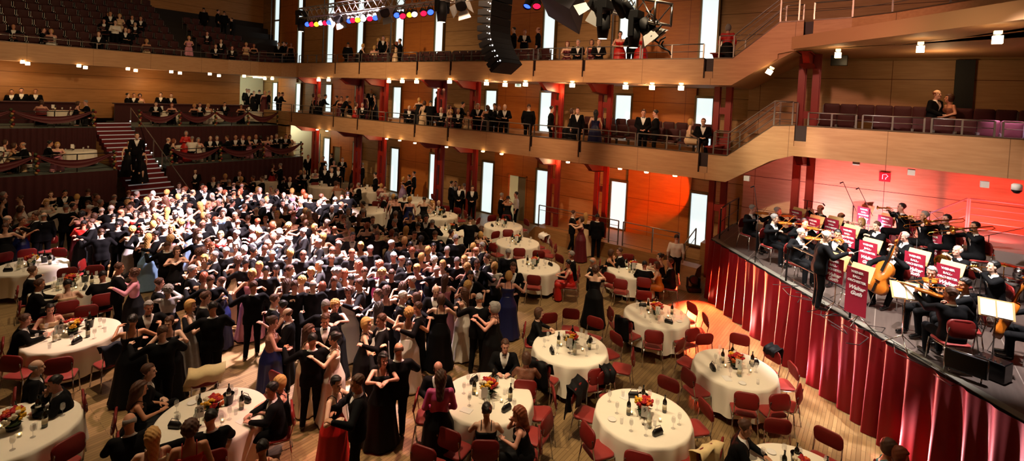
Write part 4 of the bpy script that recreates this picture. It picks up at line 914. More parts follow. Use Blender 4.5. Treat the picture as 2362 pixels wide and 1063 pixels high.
G1={
(0,430,3.938):"""35 80 mgs 90 S;180 110 wns 270 S w;70 300 mgb 90 L;48 370 wns 180 F;200 310 wns 90 F wn;320 265 mns 270 L;400 270 mgb 180 S;600 195 mgs 180 L;665 185 mks 90 S;740 255 wkc 180 F u;
800 160 wno 0 F r;865 140 mrs 270 L;915 150 mgs 90 L;925 220 mwb 180 L;1018 160 mws 270 L;1010 205 mws 180 L;1040 100 mgb 180 L;1155 150 wlc 180 F g;760 340 wks 180 F rk+;828 330 mns 270 L;920 420 mns 180 L;1030 280 mks 180 L;
1100 240 mrb 90 L;1150 310 mws 90 L;1200 395 wlc 180 F s;1290 390 mgb 0 L;1345 465 wll 180 F b;1410 440 mks 270 L;1490 390 mgs 180 L;1390 345 wlo 180 F g;1450 305 mgs 270 L;1560 385 wlo 0 F p;1520 540 mns 180 L;1605 590 wno 0 H k;
1600 290 mks 90 L;1645 330 wlc 180 F g;1520 220 wll 180 F w;1545 480 wlc 180 F w;1812 470 mws 180 L;1750 760 mgs 90 O;1840 590 wno 180 F k;1850 825 wro 180 F k;1915 855 mns 180 L;1085 740 mns 90 L;1210 795 wnc 270 F pk+;
1450 880 mns 90 L;1530 940 wgc 180 H sk+;1920 550 mrs 0 L;1945 630 mgs 270 L;1880 1000 mns 180 O;420 150 wlo 0 T w;190 210 wno 90 T wr;460 70 wns 0 T k;590 60 mks 0 N;700 95 wlo 180 T u;300 770 mns 90 E;360 890 mns 90 T;
615 890 wks 180 T g;935 810 mks 180 T;800 50 mns 180 S;860 95 wno 270 S k;30 130 wns 90 S k;590 60 mks 0 N;1245 70 mws 90 L;1170 60 mrb 180 L;1340 240 mks 0 L;1300 210 wkc 180 F k;1180 200 mns 90 L;1235 250 wkl 0 F r""",
(0,650,2.573):"""150 225 mns 90 T;295 165 wku 0 T g;220 505 mgb 90 P;325 600 mks 270 N;880 150 mgs 0 L;785 230 wku 180 F k;965 300 mns 180 L;1005 245 wnu 0 F k;885 530 mns 90 P;835 635 wnl 90 T k;770 830 mgb 180 T;905 915 wll 180 T g""",
(240,800,4.042):"""1630 335 wlo 270 T k;1560 400 mks 270 T;1000 660 mks 180 E;800 770 wnc 180 S r;1480 945 wks 180 T r""",
(400,560,3.9375):"""430 360 wns 270 F n;160 570 wlo 90 F s;360 590 mks 180 L;290 500 mns 90 L;730 395 mns 180 L;715 285 wlo 0 F p;780 215 wlo 0 F p;660 190 mks 180 L;585 165 wnc 180 F g;840 255 mks 180 O;900 105 mwb 180 L;
1060 250 mns 90 L;930 245 wks 180 F wu;1030 375 wnl 180 F w;1100 390 mns 180 O;1165 345 wlc 180 F w;1270 385 mgb 180 L;1350 400 wro 180 F w;920 520 mns 90 L;985 580 wks 270 F k;1035 645 mnb 270 O;905 720 wnu 90 O vn;
1385 570 mgs 180 L;1465 575 wlc 0 H k;1380 700 mns 0 O;1240 800 wnl 90 S g;1265 880 mks 180 L;1455 870 wku 270 F w;1460 350 mns 180 O;1500 270 mgs 90 L;480 80 mws 180 L;360 125 mgs 180 L;280 150 wlo 0 F k;345 40 mns 0 L;240 90 wnc 90 F k;
570 30 wgo 0 F k;640 60 wgo 180 F b;730 80 mks 90 L;830 60 mns 180 L;1060 90 wlo 180 F w;1180 110 mns 180 L""",
(700,560,3.938):"""415 450 wnc 0 F w;505 375 mns 270 L;670 470 mns 270 L;680 590 wkl 180 F w;750 440 wnc 180 F k;905 490 mws 90 O;985 350 mws 270 L;900 400 wnl 180 F k;1020 505 wno 270 F k;1035 590 mns 270 L;955 640 wlc 180 F w;575 735 wlo 90 F k;
705 700 mns 270 L;868 970 mnb 180 L;1200 435 mwb 0 L;1285 330 wnl 180 F p;1250 515 wno 180 F k;1490 390 wlc 180 F k;1600 510 mgs 180 L;1740 590 wgo 270 H k;1865 300 wlo 180 F n;1905 220 mns 0 O;1735 215 wlo 180 F wk+;1575 200 mns 0 L;
1515 300 mks 0 L;1485 225 wlc 180 F w;1395 170 mgs 180 O;1460 160 wll 0 F w;1305 70 mgs 180 O;1212 245 mwb 180 L;1185 160 wwc 180 F k;1265 200 wlo 0 F w;1030 240 wlo 0 F n;960 205 mks 180 L;800 285 mns 180 O;555 265 mns 180 L;690 200 wrc 180 F m;
715 275 wlc 0 F w;1130 70 wlo 180 F k;820 125 mws 180 L;895 155 mrb 90 L;430 330 wks 180 F k;370 280 wro 180 F p;290 270 mgs 90 L;262 75 mns 180 L;140 200 mwb 270 L;70 265 wlo 0 F k;1665 140 mns 270 L;1570 75 mrb 90 L;1540 35 wlo 180 F w;
1860 90 mgs 180 S;1620 30 mgs 270 L;1180 40 mks 0 L;1070 130 wlo 180 F n;610 60 mgs 180 L;520 30 wlo 0 F w;990 80 mrs 180 L;1720 590 wgo 270 F k""",
(700,780,3.756):"""290 395 wks 60 F kr;465 385 mns 270 L;690 190 wkl 0 H k;1165 265 mnb 0 T;1190 340 wnl 180 C mk+;1745 65 mns 0 T;1590 625 wku 180 T k;1860 655 wrl 270 N k""",
(950,700,2.928):"""860 65 wno 90 T k+;775 370 wno 180 T v+""",
(1350,660,2.638):"""975 862 mns 90 T;1855 985 wno 90 T t;1925 1035 wro 90 T n""",
(1100,430,3.543):"""790 220 mns 90 L;850 275 wnc 270 H u;890 240 wll 180 S kg;985 250 mks 180 S;205 75 mgs 90 L;255 100 wks 180 H k;320 65 mks 270 S w;950 615 mgb 90 L;970 680 wnc 180 H k;1632 420 mks 180 S w;770 560 mgs 270 P;745 630 wks 270 T r;
1100 545 wno 90 N k;1165 530 mns 270 T;1495 575 wku 270 T k;1468 645 wno 270 T o;1372 640 mks 180 T;1578 620 mns 270 P;40 350 mns 90 T;30 395 wlo 180 T k""",
(750,380,3.938):"""300 185 mgs 270 P;245 190 wno 90 T k;470 150 wlo 0 T k;510 190 wlo 180 T w;545 220 mgb 180 T w;120 180 wns 180 F w;715 130 wlo 90 F l;760 110 mks 270 L;805 80 mks 270 S;1150 170 mks 90 C;1185 172 mks 0 S;1218 205 mns 0 C;1262 190 mgs 180 S w;
1338 212 mns 0 C;900 315 wks 180 F k;720 300 mgs 180 S;768 315 wlo 180 S n;645 310 wks 180 S k;620 290 wlo 180 S w;545 290 mgb 90 P;600 320 mgs 90 P;970 350 wll 270 T w;1030 345 mwb 0 T;1315 500 mks 180 L;1415 600 wno 180 T k;1145 620 mks 90 L;1190 670 mgs 180 L;
1000 635 mns 180 L;720 690 wlo 180 F p;645 650 mks 180 L;810 640 mns 0 L;868 680 wkc 180 F p;60 400 mws 0 L;90 320 mgs 180 L;150 300 wns 0 F k;205 270 mks 180 L;208 425 mgs 0 L;140 440 wku 180 F w;310 480 wnl 180 F k;340 360 mks 270 S;350 435 mgs 180 L;430 500 mns 0 L;
380 560 wrc 180 F k;460 575 mks 90 L;640 450 mgs 180 S;630 525 mgs 270 L;605 620 wro 180 F k;735 590 wll 180 F k;775 460 wks 180 F k;850 480 mgs 0 L;915 485 mks 0 L;975 530 mgs 180 L;845 560 mks 180 L;250 650 mks 0 L;100 170 wno 90 S k;455 90 mks 270 C""",
(400,380,4.8325):"""60 230 mns 0 L;130 275 wrc 180 F k;350 270 mrs 0 L;445 155 mns 0 S;578 130 wlo 0 G k;738 95 mns 0 S;755 160 wlo 180 F k;885 150 mns 270 L;500 215 mks 180 L;620 195 mgs 180 L;762 240 mgb 180 L;985 155 mns 270 L;1202 95 wgo 0 T k;1298 160 mgb 0 L;
1418 85 wlo 0 T k;1462 80 mgb 0 T;1582 65 wns 0 T p;1582 120 mgs 180 T;1700 105 wwo 180 T t;1765 60 mgs 0 S;45 55 mks 0 S;130 50 wku 0 C r;243 70 mks 0 C;1110 15 wno 90 F kr;1190 8 mgs 270 L;1690 30 mks 0 S;1840 40 mks 0 A""",
(640,280,5.905):"""418 480 mks 0 S;500 470 mks 0 C;625 500 wks 0 S k;735 460 mks 270 S;885 520 mks 0 A;1040 590 wns 90 G k;1115 580 mks 0 S;1155 590 mgs 270 C;770 560 wgo 0 S k"""}
seen=set()
for (x0,y0,sc_),txt in G1.items():
    for e in txt.replace('\n','').split(';'):
        t=e.split()
        if not t or e in seen: continue
        hx,hy=x0+float(t[0])/sc_,y0+float(t[1])/sc_
        if any((hx-q['h'][0])**2+(hy-q['h'][1])**2<16 for q in PEOPLE): continue
        guest(hx,hy,t[2],float(t[3]),t[4],t[5] if len(t)>5 else 'k',0,'dance floor')
# people whose sitting place has no chair yet get one
def chair_under(q):
    p=q['p']+Vector((-math.sin(q['face']),math.cos(q['face']),0))*0.0
    for c_,o,_,_ in CPOS:
        if (Vector((c_.x,c_.y))-Vector((p.x,p.y))).length<.5 and abs(c_.z-q['z'])<.2:
            o.location=(p.x,p.y,q['z']);o.rotation_euler=(0,0,q['face']);c_.x,c_.y=p.x,p.y;q['chair']=o;return
    o=copy_or_first(CH0,CH0_used,(p.x,p.y,q['z']),q['face']);t=min((t for t in TABLES if abs(t[0].z-q['z'])<.5),key=lambda t:(t[0]-p).length) if any(abs(t[0].z-q['z'])<.5 for t in TABLES) else (p,'')
    CPOS.append((p.copy(),o,t[1],None));q['chair']=o
# the tightly packed middle of the dance floor
poly=[(330,452),(420,430),(560,425),(700,440),(800,470),(905,520),(1000,570),(1100,610),(1110,680),(1000,710),(860,690),(700,650),(560,590),(450,555),(340,550),(220,520),(180,470),(240,450)]
def inside(x,y,P):
    c=False;j=len(P)-1
    for i in range(len(P)):
        if (P[i][1]>y)!=(P[j][1]>y) and x<(P[j][0]-P[i][0])*(y-P[i][1])/(P[j][1]-P[i][1])+P[i][0]: c=not c
        j=i
    return c
pos=[q['p'] for q in PEOPLE];tries=0;added=0
R2=random.Random(42)
while tries<12000 and added<125:
    tries+=1;hx=R2.uniform(180,1110);hy=R2.uniform(424,712)
    if not inside(hx,hy,poly): continue
    p=atz(hx,hy,1.62)
    if any((p.x-q.x)**2+(p.y-q.y)**2<.56**2 for q in pos): continue
    man=R2.random()<.5;fc=R2.choice([0,180,180,90,270])+R2.uniform(-25,25)
    if man: guest(hx,hy,'m'+R2.choice('ggwnkrn')+R2.choice('ssb'),fc,R2.choice('LLO'))
    else: guest(hx,hy,'w'+R2.choice('lllnnrgw')+R2.choice('ooclu'),fc,R2.choice('FFH'),R2.choice(['w','p','g','k','k','r','s','b','m','l','w']))
    pos.append(PEOPLE[-1]['p']);PEOPLE[-1]['zone']='dance floor';added+=1
# rear tiers and galleries
G2=[(2.0,'lower tier',(0,190,3.937),"""130 575 wno 90 T g;205 590 mgb 270 T;455 575 mks 90 T;520 600 wlo 0 T p;1530 550 mgb 90 T;1580 560 wro 90 T u;1745 530 mgs 180 T w;1800 525 wgo 0 N w;1910 515 mgb 0 T;1970 515 mgs 0 T;2060 530 mns 270 T;2140 500 mwb 0 T;2205 525 mrs 0 T;2262 540 wlo 0 T p;2325 500 mgb 0 T;50 545 wno 90 T k;1690 465 wgo 0 A r+"""),
(2.0,'lower tier',(550,190,3.937),"""158 500 mgb 0 T;200 510 wkc 180 T w;265 530 wno 0 T p;300 500 mrb 0 T;345 510 mgs 0 T;430 515 mns 0 T;465 515 wno 0 T g"""),
(3.72,'upper tier',(0,190,3.937),"""375 215 wno 180 T k;710 220 wno 90 T k;775 225 mgs 270 T;1415 225 mns 0 T;1560 225 wro 0 T k;1765 230 wlo 0 T k;1815 215 mns 0 T;1890 215 wlo 0 T w;2040 185 mks 0 N;2190 230 wno 0 T k"""),
(3.72,'rear bar',(0,190,3.937),"""105 100 mks 0 S;195 105 mks 0 S;325 105 mrs 0 S;1160 130 mks 90 S;1215 130 mks 0 S;1270 135 wkc 0 S g;1460 145 mks 0 S;1555 135 mrs 0 S"""),
(4.2,'lower side gallery',(550,190,3.937),"""75 110 mks 0 S;95 105 mks 0 S;140 100 wks 0 S k;190 90 mks 180 S;240 105 wlo 0 S u;280 115 mgs 90 S;370 110 mks 0 R;400 165 mns 90 R;685 130 wno 90 S k;735 155 wlo 90 S k;790 145 mks 90 R;890 145 mks 270 R;935 160 wks 0 R u;990 155 mks 90 R;
965 225 wlo 90 P g;1005 220 mns 270 P;1070 235 wno 90 P r;1125 235 mgs 0 P;1105 75 mrs 0 S;1145 110 wno 0 S u;1205 85 mgs 0 S;1235 120 wks 270 S k;1550 270 mgb 0 P;1640 175 wlo 180 R k;1690 190 wno 180 S g;1745 215 mks 180 R;1810 115 mks 90 G;1840 295 mrb 0 P;1930 310 wlo 0 P u;1995 320 mgs 0 P;2085 325 wno 0 P g;
2040 200 mks 90 R;1920 200 wno 90 P g;2170 225 mgs 0 R;2260 250 wks 0 R p;2330 240 mks 0 R"""),
(4.2,'lower side gallery',(1100,190,3.937),"""10 225 mgs 0 R;100 255 wno 180 R k;160 235 mks 0 S;200 255 mrs 0 R;252 262 mgb 0 R;472 235 mns 180 S;682 255 mks 90 S;880 285 wlo 270 P k;915 260 mns 0 S;870 250 wno 90 S k;1080 300 wkl 180 S n;1512 310 mns 0 C;1620 320 mks 270 C;1950 330 wlo 90 P g;2060 325 mrs 0 P"""),
(7.4,'upper side gallery',(550,0,3.937),"""365 390 mks 0 S;405 395 mks 90 S;430 360 mks 270 S;478 385 wns 0 S k;995 410 mks 180 S;1135 415 wlo 90 R k;1235 430 wlo 180 P g;1275 330 wlo 90 S k;1315 320 mks 0 S;1350 335 wlo 270 S k;1440 400 wro 90 H g;1465 385 mks 270 L"""),
(7.4,'upper side gallery',(1150,0,3.937),"""95 245 wks 90 H k;140 225 mks 270 L;240 245 mrs 0 R;360 240 mrb 270 S;625 430 wro 0 P u;722 410 mgs 0 P;845 425 wno 0 P u;912 400 mrs 0 P;1105 325 wku 0 R r;1215 330 mks 0 R;1300 350 wro 0 R r;2085 270 wgo 180 S rk+""")]
for z,zone,(x0,y0,sc_),txt in G2:
    for e in txt.replace('\n','').split(';'):
        t=e.split();zz=z
        guest(x0+float(t[0])/sc_,y0+float(t[1])/sc_,t[2],float(t[3]),t[4],t[5] if len(t)>5 else 'k',zz,zone)
guest(1650+1700/3.317,720/3.317,'mrb',60,'P','k',5.75,'choir balcony');guest(1650+1790/3.317,725/3.317,'wno',300,'P','v',5.75,'choir balcony')
# tier stairs
for x,y,zf,code,fc,g in ((316,313,2.2,'mks',0,'k'),(298,330,1.75,'wks',0,'k'),(324,345,1.45,'wrs',0,'k')): guest(x,y,code,fc,'W',g,zf,'tier stairs')
# rear balcony audience
for x,y,code,fc,pose,g,z in ((266,52,'mgb',0,'A','w',7.75),(240,50,'mns',0,'P','k',8.2),(290,62,'mgb',0,'P','k',8.2),(312,60,'mgs',0,'P','k',8.2),(228,72,'mrs',0,'P','k',7.75),(297,78,'mrb',0,'P','k',7.75),(31,70,'mrb',0,'P','k',7.5),(100,80,'mns',90,'P','k',7.5),(118,88,'wlo',0,'P','w',7.5),(338,102,'wlo',0,'P','g',7.5),
 (470,22,'mks',180,'S','k',9.6),(503,30,'mks',90,'S','k',9.4),(517,30,'mks',180,'S','k',9.4),(534,48,'mns',270,'S','k',9.0),(436,88,'wlo',0,'P','p',7.7),(478,84,'mns',0,'P','k',7.6),(498,102,'mrs',0,'P','k',7.4),(510,98,'mgb',0,'P','k',7.4),(536,106,'mrs',0,'P','k',7.4),(568,108,'wlo',0,'P','g',7.4),(586,110,'wro',0,'P','k',7.4),(250,38,'mks',0,'P','k',8.7),(276,34,'wlo',0,'P','g',9.2),(305,40,'mks',0,'P','k',9.2),(325,42,'mns',0,'P','k',8.7),(255,28,'mns',0,'P','k',9.2)):
    guest(x,y,code,fc,pose,g,z,'rear balcony')
for q in PEOPLE:
    if q['sit'] and q['zone'] in('dance floor','lower tier','upper tier'): chair_under(q)
# ---------------------------------------------------------------- orchestra
VW=mat('violin_wood','b0601a',.25,spec=.7,noise=.2,scale=6);EB=mat('ebony','120d0b',.3);BRASS=mat('brass','d9a048',.18,metal=1);STR=mat('bow_hair','ded6c4',.5);SILV=mat('silver_plate','d8d8d8',.15,metal=1)
def fiddle(L_,wdt,dep):
    """violin family instrument along +X from the lower block, top facing +Z"""
    mb=MB();prof=[(0,.0),(.02,.55),(.08,.85),(.18,1),(.30,.93),(.42,.64),(.52,.60),(.64,.78),(.76,.84),(.88,.72),(.97,.4),(1,.12)]
    up=[(x*L_,w_*wdt) for x,w_ in prof];out=up+[(x,-y) for x,y in up[::-1][:-1]]
    n=len(out);rings=[(0,.96),(.15,1),(.85,1),(1,.95)];vs=[]
    for z,s in rings: vs+=[(L_*.5+(x-L_*.5)*s,y*s,z*dep) for x,y in out]
    vs+=[(L_*.3,0,dep*1.18),(L_*.3,0,-dep*.12)]
    fs=[(r*n+j,r*n+(j+1)%n,(r+1)*n+(j+1)%n,(r+1)*n+j) for r in range(3) for j in range(n)]+[(3*n+j,3*n+(j+1)%n,4*n) for j in range(n)]+[((j+1)%n,j,4*n+1) for j in range(n)]
    mb.add(vs,fs,0,True);body=mb.mesh('violin_body',[VW])
    nk=MB();nk.tube([(L_*.97,0,dep*.8),(L_*1.5,0,dep*.9)],[wdt*.16,wdt*.12],6);nk.tube([(L_*1.5,0,dep*.9),(L_*1.62,0,dep*.7),(L_*1.68,0,dep*1.0),(L_*1.64,0,dep*1.25),(L_*1.6,0,dep*1.0)],wdt*.11,6);neck=nk.mesh('neck',[VW])
    fb=MB();fb.add([(L_*.68,-wdt*.15,dep*1.35),(L_*.68,wdt*.15,dep*1.35),(L_*1.5,wdt*.1,dep*1.2),(L_*1.5,-wdt*.1,dep*1.2)],[(0,1,2,3),(3,2,1,0)]);fb.box((L_*.03,-wdt*.1,dep*1.2),(L_*.3,wdt*.1,dep*1.35));fb.box((L_*.38,-wdt*.22,dep),(L_*.4,wdt*.22,dep*1.5));finger=fb.mesh('fingerboard',[EB])
    return body,neck,finger
VIO=fiddle(.36,.105,.04);CEL=fiddle(.76,.22,.12);VLA=fiddle(.42,.125,.045)
def place_fiddle(kind,par,a,b,up,label,cat):
    """a: lower block, b: scroll direction point, both local to the player"""
    M=par.matrix_basis;A_=M@Vector(a);B2=M@Vector(b);x=(B2-A_).normalized();z=(M.to_3x3()@Vector(up));z=(z-x*z.dot(x)).normalized();y=z.cross(x)
    R=Matrix((x,y,z)).transposed().to_4x4();R.translation=A_;me={'violin':VIO,'viola':VLA,'cello':CEL}[kind]
    o=link(kind,me[0]);o.matrix_world=R;link('neck',me[1],o);link('fingerboard',me[2],o)
    if kind=='cello':
        e=MB();e.tube([(0,0,.06),(-.42,0,.06)],.008,6);build('endpin',e,[SILV],o)
    return tag(o,label,cat)
def bow(par,a,b,label,l=.72):
    M=par.matrix_basis;A_=M@Vector(a);B2=M@Vector(b);d=(B2-A_).normalized();mb=MB();mb.tube([A_,A_+d*l],.006,6)
    o=tag(build('bow',mb,[VW]),label,'bow');h_=MB();up=Vector((0,0,.018));h_.tube([A_+d*.04-up,A_+d*(l-.01)-up],.003,4);h_.tube([A_+d*.04,A_+d*.04-up],.008,5);build('bow_hair',h_,[STR],o)
def seatp(hx,hy,code,face,pose,z=ZS,g='k'):
    sex,hair,style=code[0],code[1],ST[code[2]];s=1.0 if sex=='m' else .95;hz=(PD[pose]['nk'][2]+.17)*s
    p=atz(hx,hy,z+hz);p.z=z;a=rz_face(p,face);nk=PD[pose]['nk'];p-=Vector((-math.sin(a),math.cos(a),0))*(nk[1]+.03)
    o=person(p,a,sex,hair,style,pose,None if sex=='m' else 'k',None,sex=='w',s,0);bpy.context.view_layer.update()
    return o,p,a
MUS=[]
def px5(x,y): return 1640+x/3.5425,430+y/3.5425
def px6(x,y): return 1962+x/3.5425,430+y/3.5425
OR=[(px5(340,185),'mgs',50,'violin','violin','grey-haired violinist at the far left end of the stage'),(px5(520,262),'mgs',50,'violin','violin','violinist in grey-sheened tuxedo, second from the left of the stage'),
(px5(545,205),'mgs',50,'violin','violin','violinist half hidden behind the second violinist'),(px5(735,378),'mgb',40,'violin','violin','bald violinist seated left of the conductor'),(px5(762,298),'mks',20,'violin','violin','dark-haired violinist bending behind the bald violinist'),
(px5(1030,392),'mks',330,'violin','violin','dark-haired violinist seated behind the conductor'),(px5(890,182),'mrb',300,'flute','flute','balding flutist in the back row'),(px5(1060,245),'wnb',300,'clarinet','clarinet','woman clarinettist with tied-back hair in black'),
(px5(1225,292),'wlo',310,'flute','flute','blonde woman flutist in black velvet'),(px5(1355,322),'mns',310,'clarinet','clarinet','brown-haired clarinettist beside the blonde flutist'),(px6(440,405),'mgb',300,'clarinet','bassoon','bald bassoonist in the middle of the orchestra'),
(px6(415,172),'mks',290,'trumpet','trumpet','dark-haired trumpeter highest in the back row'),(px6(600,240),'mgs',300,'trumpet','trumpet','grey-haired trumpeter left of the trombones'),(px6(782,268),'mks',300,'trombone','trombone','clean-shaven dark-haired trombonist'),
(px6(1012,330),'mks',300,'trombone','trombone','bearded dark-haired trombonist at the right'),(px6(872,525),'mwb',320,'trumpet','horn','white-haired horn player'),(px6(1165,655),'mks',295,'trumpet','trumpet','stout trumpeter at the right edge of the orchestra'),
(px6(348,530),'mns',330,'cello','cello','cellist with the large orange cello at the front'),(px6(655,705),'mgs',320,'violin','viola','grey curly-haired viola player behind the cream music page'),(px6(822,880),'mns',215,'violin','viola','viola player seen from behind on a red-backed chair'),
(px6(925,800),'mks',280,'violin','violin','young dark-haired violinist beside the viola player seen from behind'),(px6(1560,900),'mns',270,'cello','cello','player cut off by the right edge of the picture')]
for i,((hx,hy),code,face,pose,inst,desc) in enumerate(OR):
    z=ZS+(.4 if i in (11,12,13,14) else 0);o,p,a=seatp(hx,hy,code,face,pose,z)
    tag(o,'seated '+desc,'musician' if False else 'person');MUS.append((o,desc))
    c=copy_or_first(CH0,CH0_used,p,a);tag(c,'red stacking chair under the '+desc,'chair','chairs of the orchestra')
    nm='of the '+desc
    if inst in('violin','viola'):
        place_fiddle(inst,o,(-.06,.13,1.125),(-.36,.47,1.15),(.25,-.1,1),'orange-brown %s %s'%(inst,nm),inst);bow(o,(.2,.4,1.0),(-.33,.33,1.3) if i%2 else (-.3,.24,1.24),'thin bow '+nm)
    elif inst=='flute':
        m=MB();m.tube([(-.03,.16,1.185),(.6,.2,1.14)],.011,8);q=tag(build('flute',m,[SILV]),'silver flute '+nm,'flute');q.matrix_world=o.matrix_basis
    elif inst in('clarinet','bassoon'):
        m=MB();l=.62 if inst=='clarinet' else 1.1;e=Vector((0,.42,.7)) if inst=='clarinet' else Vector((.2,.3,.45));s_=Vector((0,.15,1.15)) if inst=='clarinet' else Vector((-.12,.2,1.35))
        m.tube([s_,s_+(e-s_)*.9,e],[.010,.014,.03] if inst=='clarinet' else [.022,.026,.03],8);q=tag(build(inst,m,[EB if inst=='clarinet' else mat('bassoon_wood','5a1c10',.3)]),('black clarinet ' if inst=='clarinet' else 'dark red bassoon ')+nm,inst);q.matrix_world=o.matrix_basis
        if inst=='bassoon': m=MB();m.tube([(-.02,.14,1.2),(-.09,.2,1.25),(-.1,.2,1.15)],.005,5);build('crook',m,[SILV],q)
    elif inst=='trumpet':
        m=MB();m.tube([(0,.15,1.21),(0,.5,1.19)],.008,6);m.tube([(.0,.5,1.19),(0,.53,1.15),(0,.5,1.11),(0,.28,1.12),(0,.25,1.155),(0,.3,1.185),(0,.52,1.175),(0,.6,1.17)],[.008,.008,.008,.008,.008,.009,.016,.03],8)
        m.lathe([(.018,0),(.03,.05),(.06,.085),(.062,.085),(.03,.048)],14,0,Matrix.Translation((0,.56,1.172))@Matrix.Rotation(-PI/2,4,'X'));
        for k in range(3): m.tube([(0,.34+.035*k,1.1),(0,.34+.035*k,1.23)],.012,8)
        q=tag(build('trumpet',m,[BRASS]),'brass trumpet '+nm,'trumpet');q.matrix_world=o.matrix_basis
    elif inst=='trombone':
        m=MB();m.tube([(0,.15,1.2),(0,1.0,1.0),(0,1.03,.95),(0,.98,.92),(0,.2,1.1)],.009,7);q=tag(build('trombone',m,[BRASS]),'long brass trombone '+nm,'trombone')
        m=MB();m.tube([(-.06,.2,1.12),(-.09,-.25,1.22),(-.1,-.3,1.27),(-.1,-.25,1.31),(-.1,.3,1.2),(-.1,.5,1.16)],[.01,.01,.01,.012,.02,.035],8);m.lathe([(.03,0),(.05,.08),(.1,.13),(.104,.13),(.05,.076)],16,0,Matrix.Translation((-.1,.45,1.17))@Matrix.Rotation(-PI/2-.18,4,'X'));build('bell',m,[BRASS],q);q.matrix_world=o.matrix_basis
    elif inst=='horn':
        m=MB()
        for k in range(2): m.tube([(.06+.03*k,.3+.15*math.cos(t*.6),1.0+.15*math.sin(t*.6)) for t in range(11)],.01,7)
        m.tube([(0,.15,1.2),(.03,.25,1.15)],.006,6);q=tag(build('french_horn',m,[BRASS]),'brass french horn '+nm,'horn')
        m=MB();m.lathe([(.02,0),(.04,.12),(.09,.19),(.15,.23),(.154,.23),(.09,.185)],20,0,Matrix.Translation((.1,.3,.95))@Matrix.Rotation(math.radians(-70),4,'Y')@Matrix.Rotation(math.radians(-50),4,'X'));build('bell',m,[BRASS],q);q.matrix_world=o.matrix_basis
    elif inst=='cello':
        place_fiddle('cello',o,(.02,.52,.32),(-.12,.24,1.2),(0,1,.3),'large orange-brown cello '+nm,'cello');bow(o,(.36,.44,.7),(-.3,.5,.78),'cello bow '+nm)
# conductor
p=atz(*px5(945,410),ZS+1.6);p.z=ZS;a=rz_face(p,105);cd_=person(p-Vector((-math.sin(a),math.cos(a),0))*.1,a,'m','w','bald','conduct',None,None,False,1.0,0);tag(cd_,'white-bearded conductor in a black tailcoat standing with his back to the dancers','person')
HU=hair_mesh('bald');bpy.context.view_layer.update()
m=MB();m.tube([(.3,.5,1.38),(.28,.78,1.52)],.003,5);q=tag(build('baton',m,[STR]),'thin white baton in the hand of the conductor','baton');q.matrix_world=cd_.matrix_basis
# beards
def beard(par,pose,mt):
    M=person_meshes(pose,0)['hm'];m=MB();m.ball((0,.062,-.085),.05,10,0,None,(.95,.75,.9));m.ball((0,.092,-.043),.02,8,0,None,(1.3,.5,.5));build('beard',m,[mt],par,M)
beard(cd_,'conduct',HC['w'][1]);beard(MUS[14][0],'trombone',HC['k'][1])
# music stands with burgundy banners
BAN=mat('banner_burgundy','9c1030',.6);TAN=mat('stand_tan','d8b070',.5);TW=mat('banner_lettering','fbf6f2',.6)
T1=[text_mesh(s,.062,TW,.001,0,.003) for s in ('WIENER','BALL-','ORCHESTER')]+[text_mesh(s,.105,TW,.001,.35,.005) for s in ('Walter','Guth')]
bm_=MB();bm_.box((-.2,-.006,-.62),(.2,.006,.3));BNM=bm_.mesh('banner',[BAN]);bs_=MB();bs_.box((-.2,-.006,-.22),(.2,.006,.3));BNS=bs_.mesh('banner',[BAN])
ds=MB();ds.box((-.21,-.014,-.17),(.21,.0,.17));ds.box((-.21,0,-.17),(.21,.04,-.16));DSM=ds.mesh('desk',[TAN])
pl=MB();pl.tube([(0,.12,0.25),(0,.12,1.0)],.013,7)
for k in range(3): pl.tube([(0,.12,.25),(.3*math.cos(k*2.1+.5),.12+.3*math.sin(k*2.1+.5),.01)],.009,6)
PLM2=pl.mesh('pole',[CHROME]);sh_=MB();sh_.box((-.2,-.002,-.14),(-.01,.002,.14));sh_.box((.01,-.002,-.14),(.2,.002,.14));SHT=sh_.mesh('sheet_music',[WHITE])
def music_stand(x,y,zc,face,label,long_=True,z=ZS,txt=True):
    c=atz(x,y,z+zc);c.z=z;o=empty('music_stand',c,face);tag(o,label,'music stand','music stands of the orchestra' if False else None)
    link('pole',PLM2,o);link('desk',DSM,o,Matrix.Translation((0,.14,1.12))@Matrix.Rotation(math.radians(-30),4,'X'))
    b=link('banner',BNM if long_ else BNS,o,Matrix.Translation((0,-.0,.92)))
    if txt:
        for k,(t,zz) in enumerate(zip(T1,(.22,.13,.04,-.09,-.2) if long_ else (.22,.13,.04,-.07,-.16))): link('lettering',t,b,Matrix.Translation((0,-.009,zz))@Matrix.Rotation(PI/2,4,'X'))
    s=link('sheet_music',SHT);s.matrix_world=Matrix.Translation(c)@Matrix.Rotation(face,4,'Z')@Matrix.Translation((0,.165,1.13))@Matrix.Rotation(math.radians(-30),4,'X');tag(s,'white sheet music on the '+label.replace('burgundy ',''),'sheet music','sheet music on the banner stands')
FB=math.atan2(.45,-.89)+PI/2
for x,y,l_,dsc,dz in ((1834,508,1,'below the flutist',0),(1874,528,0,'half hidden left of the woman clarinettist',0),(1922,628,0,'right behind the conductor',0),(1917,530,0,'between the flutist and the blonde woman',0),(1954,552,0,'in front of the dark-haired violinist',0),
    (2001,588,1,'in the middle left of the cellist',0),(1976,656,1,'nearest the stage edge at the cellist',0),(1992,500,0,'behind the blonde flutist',0),(2041,522,1,'below the highest trumpeter',0),(2087,538,0,'below the second trumpeter',0),(2150,566,1,'largest below the trombones',0),(2109,616,0,'left of the horn player',0),(2185,647,0,'right of the viola player',0)):
    music_stand(x,y,.9,FB,'burgundy bannered music stand '+dsc,bool(l_),ZS+dz)
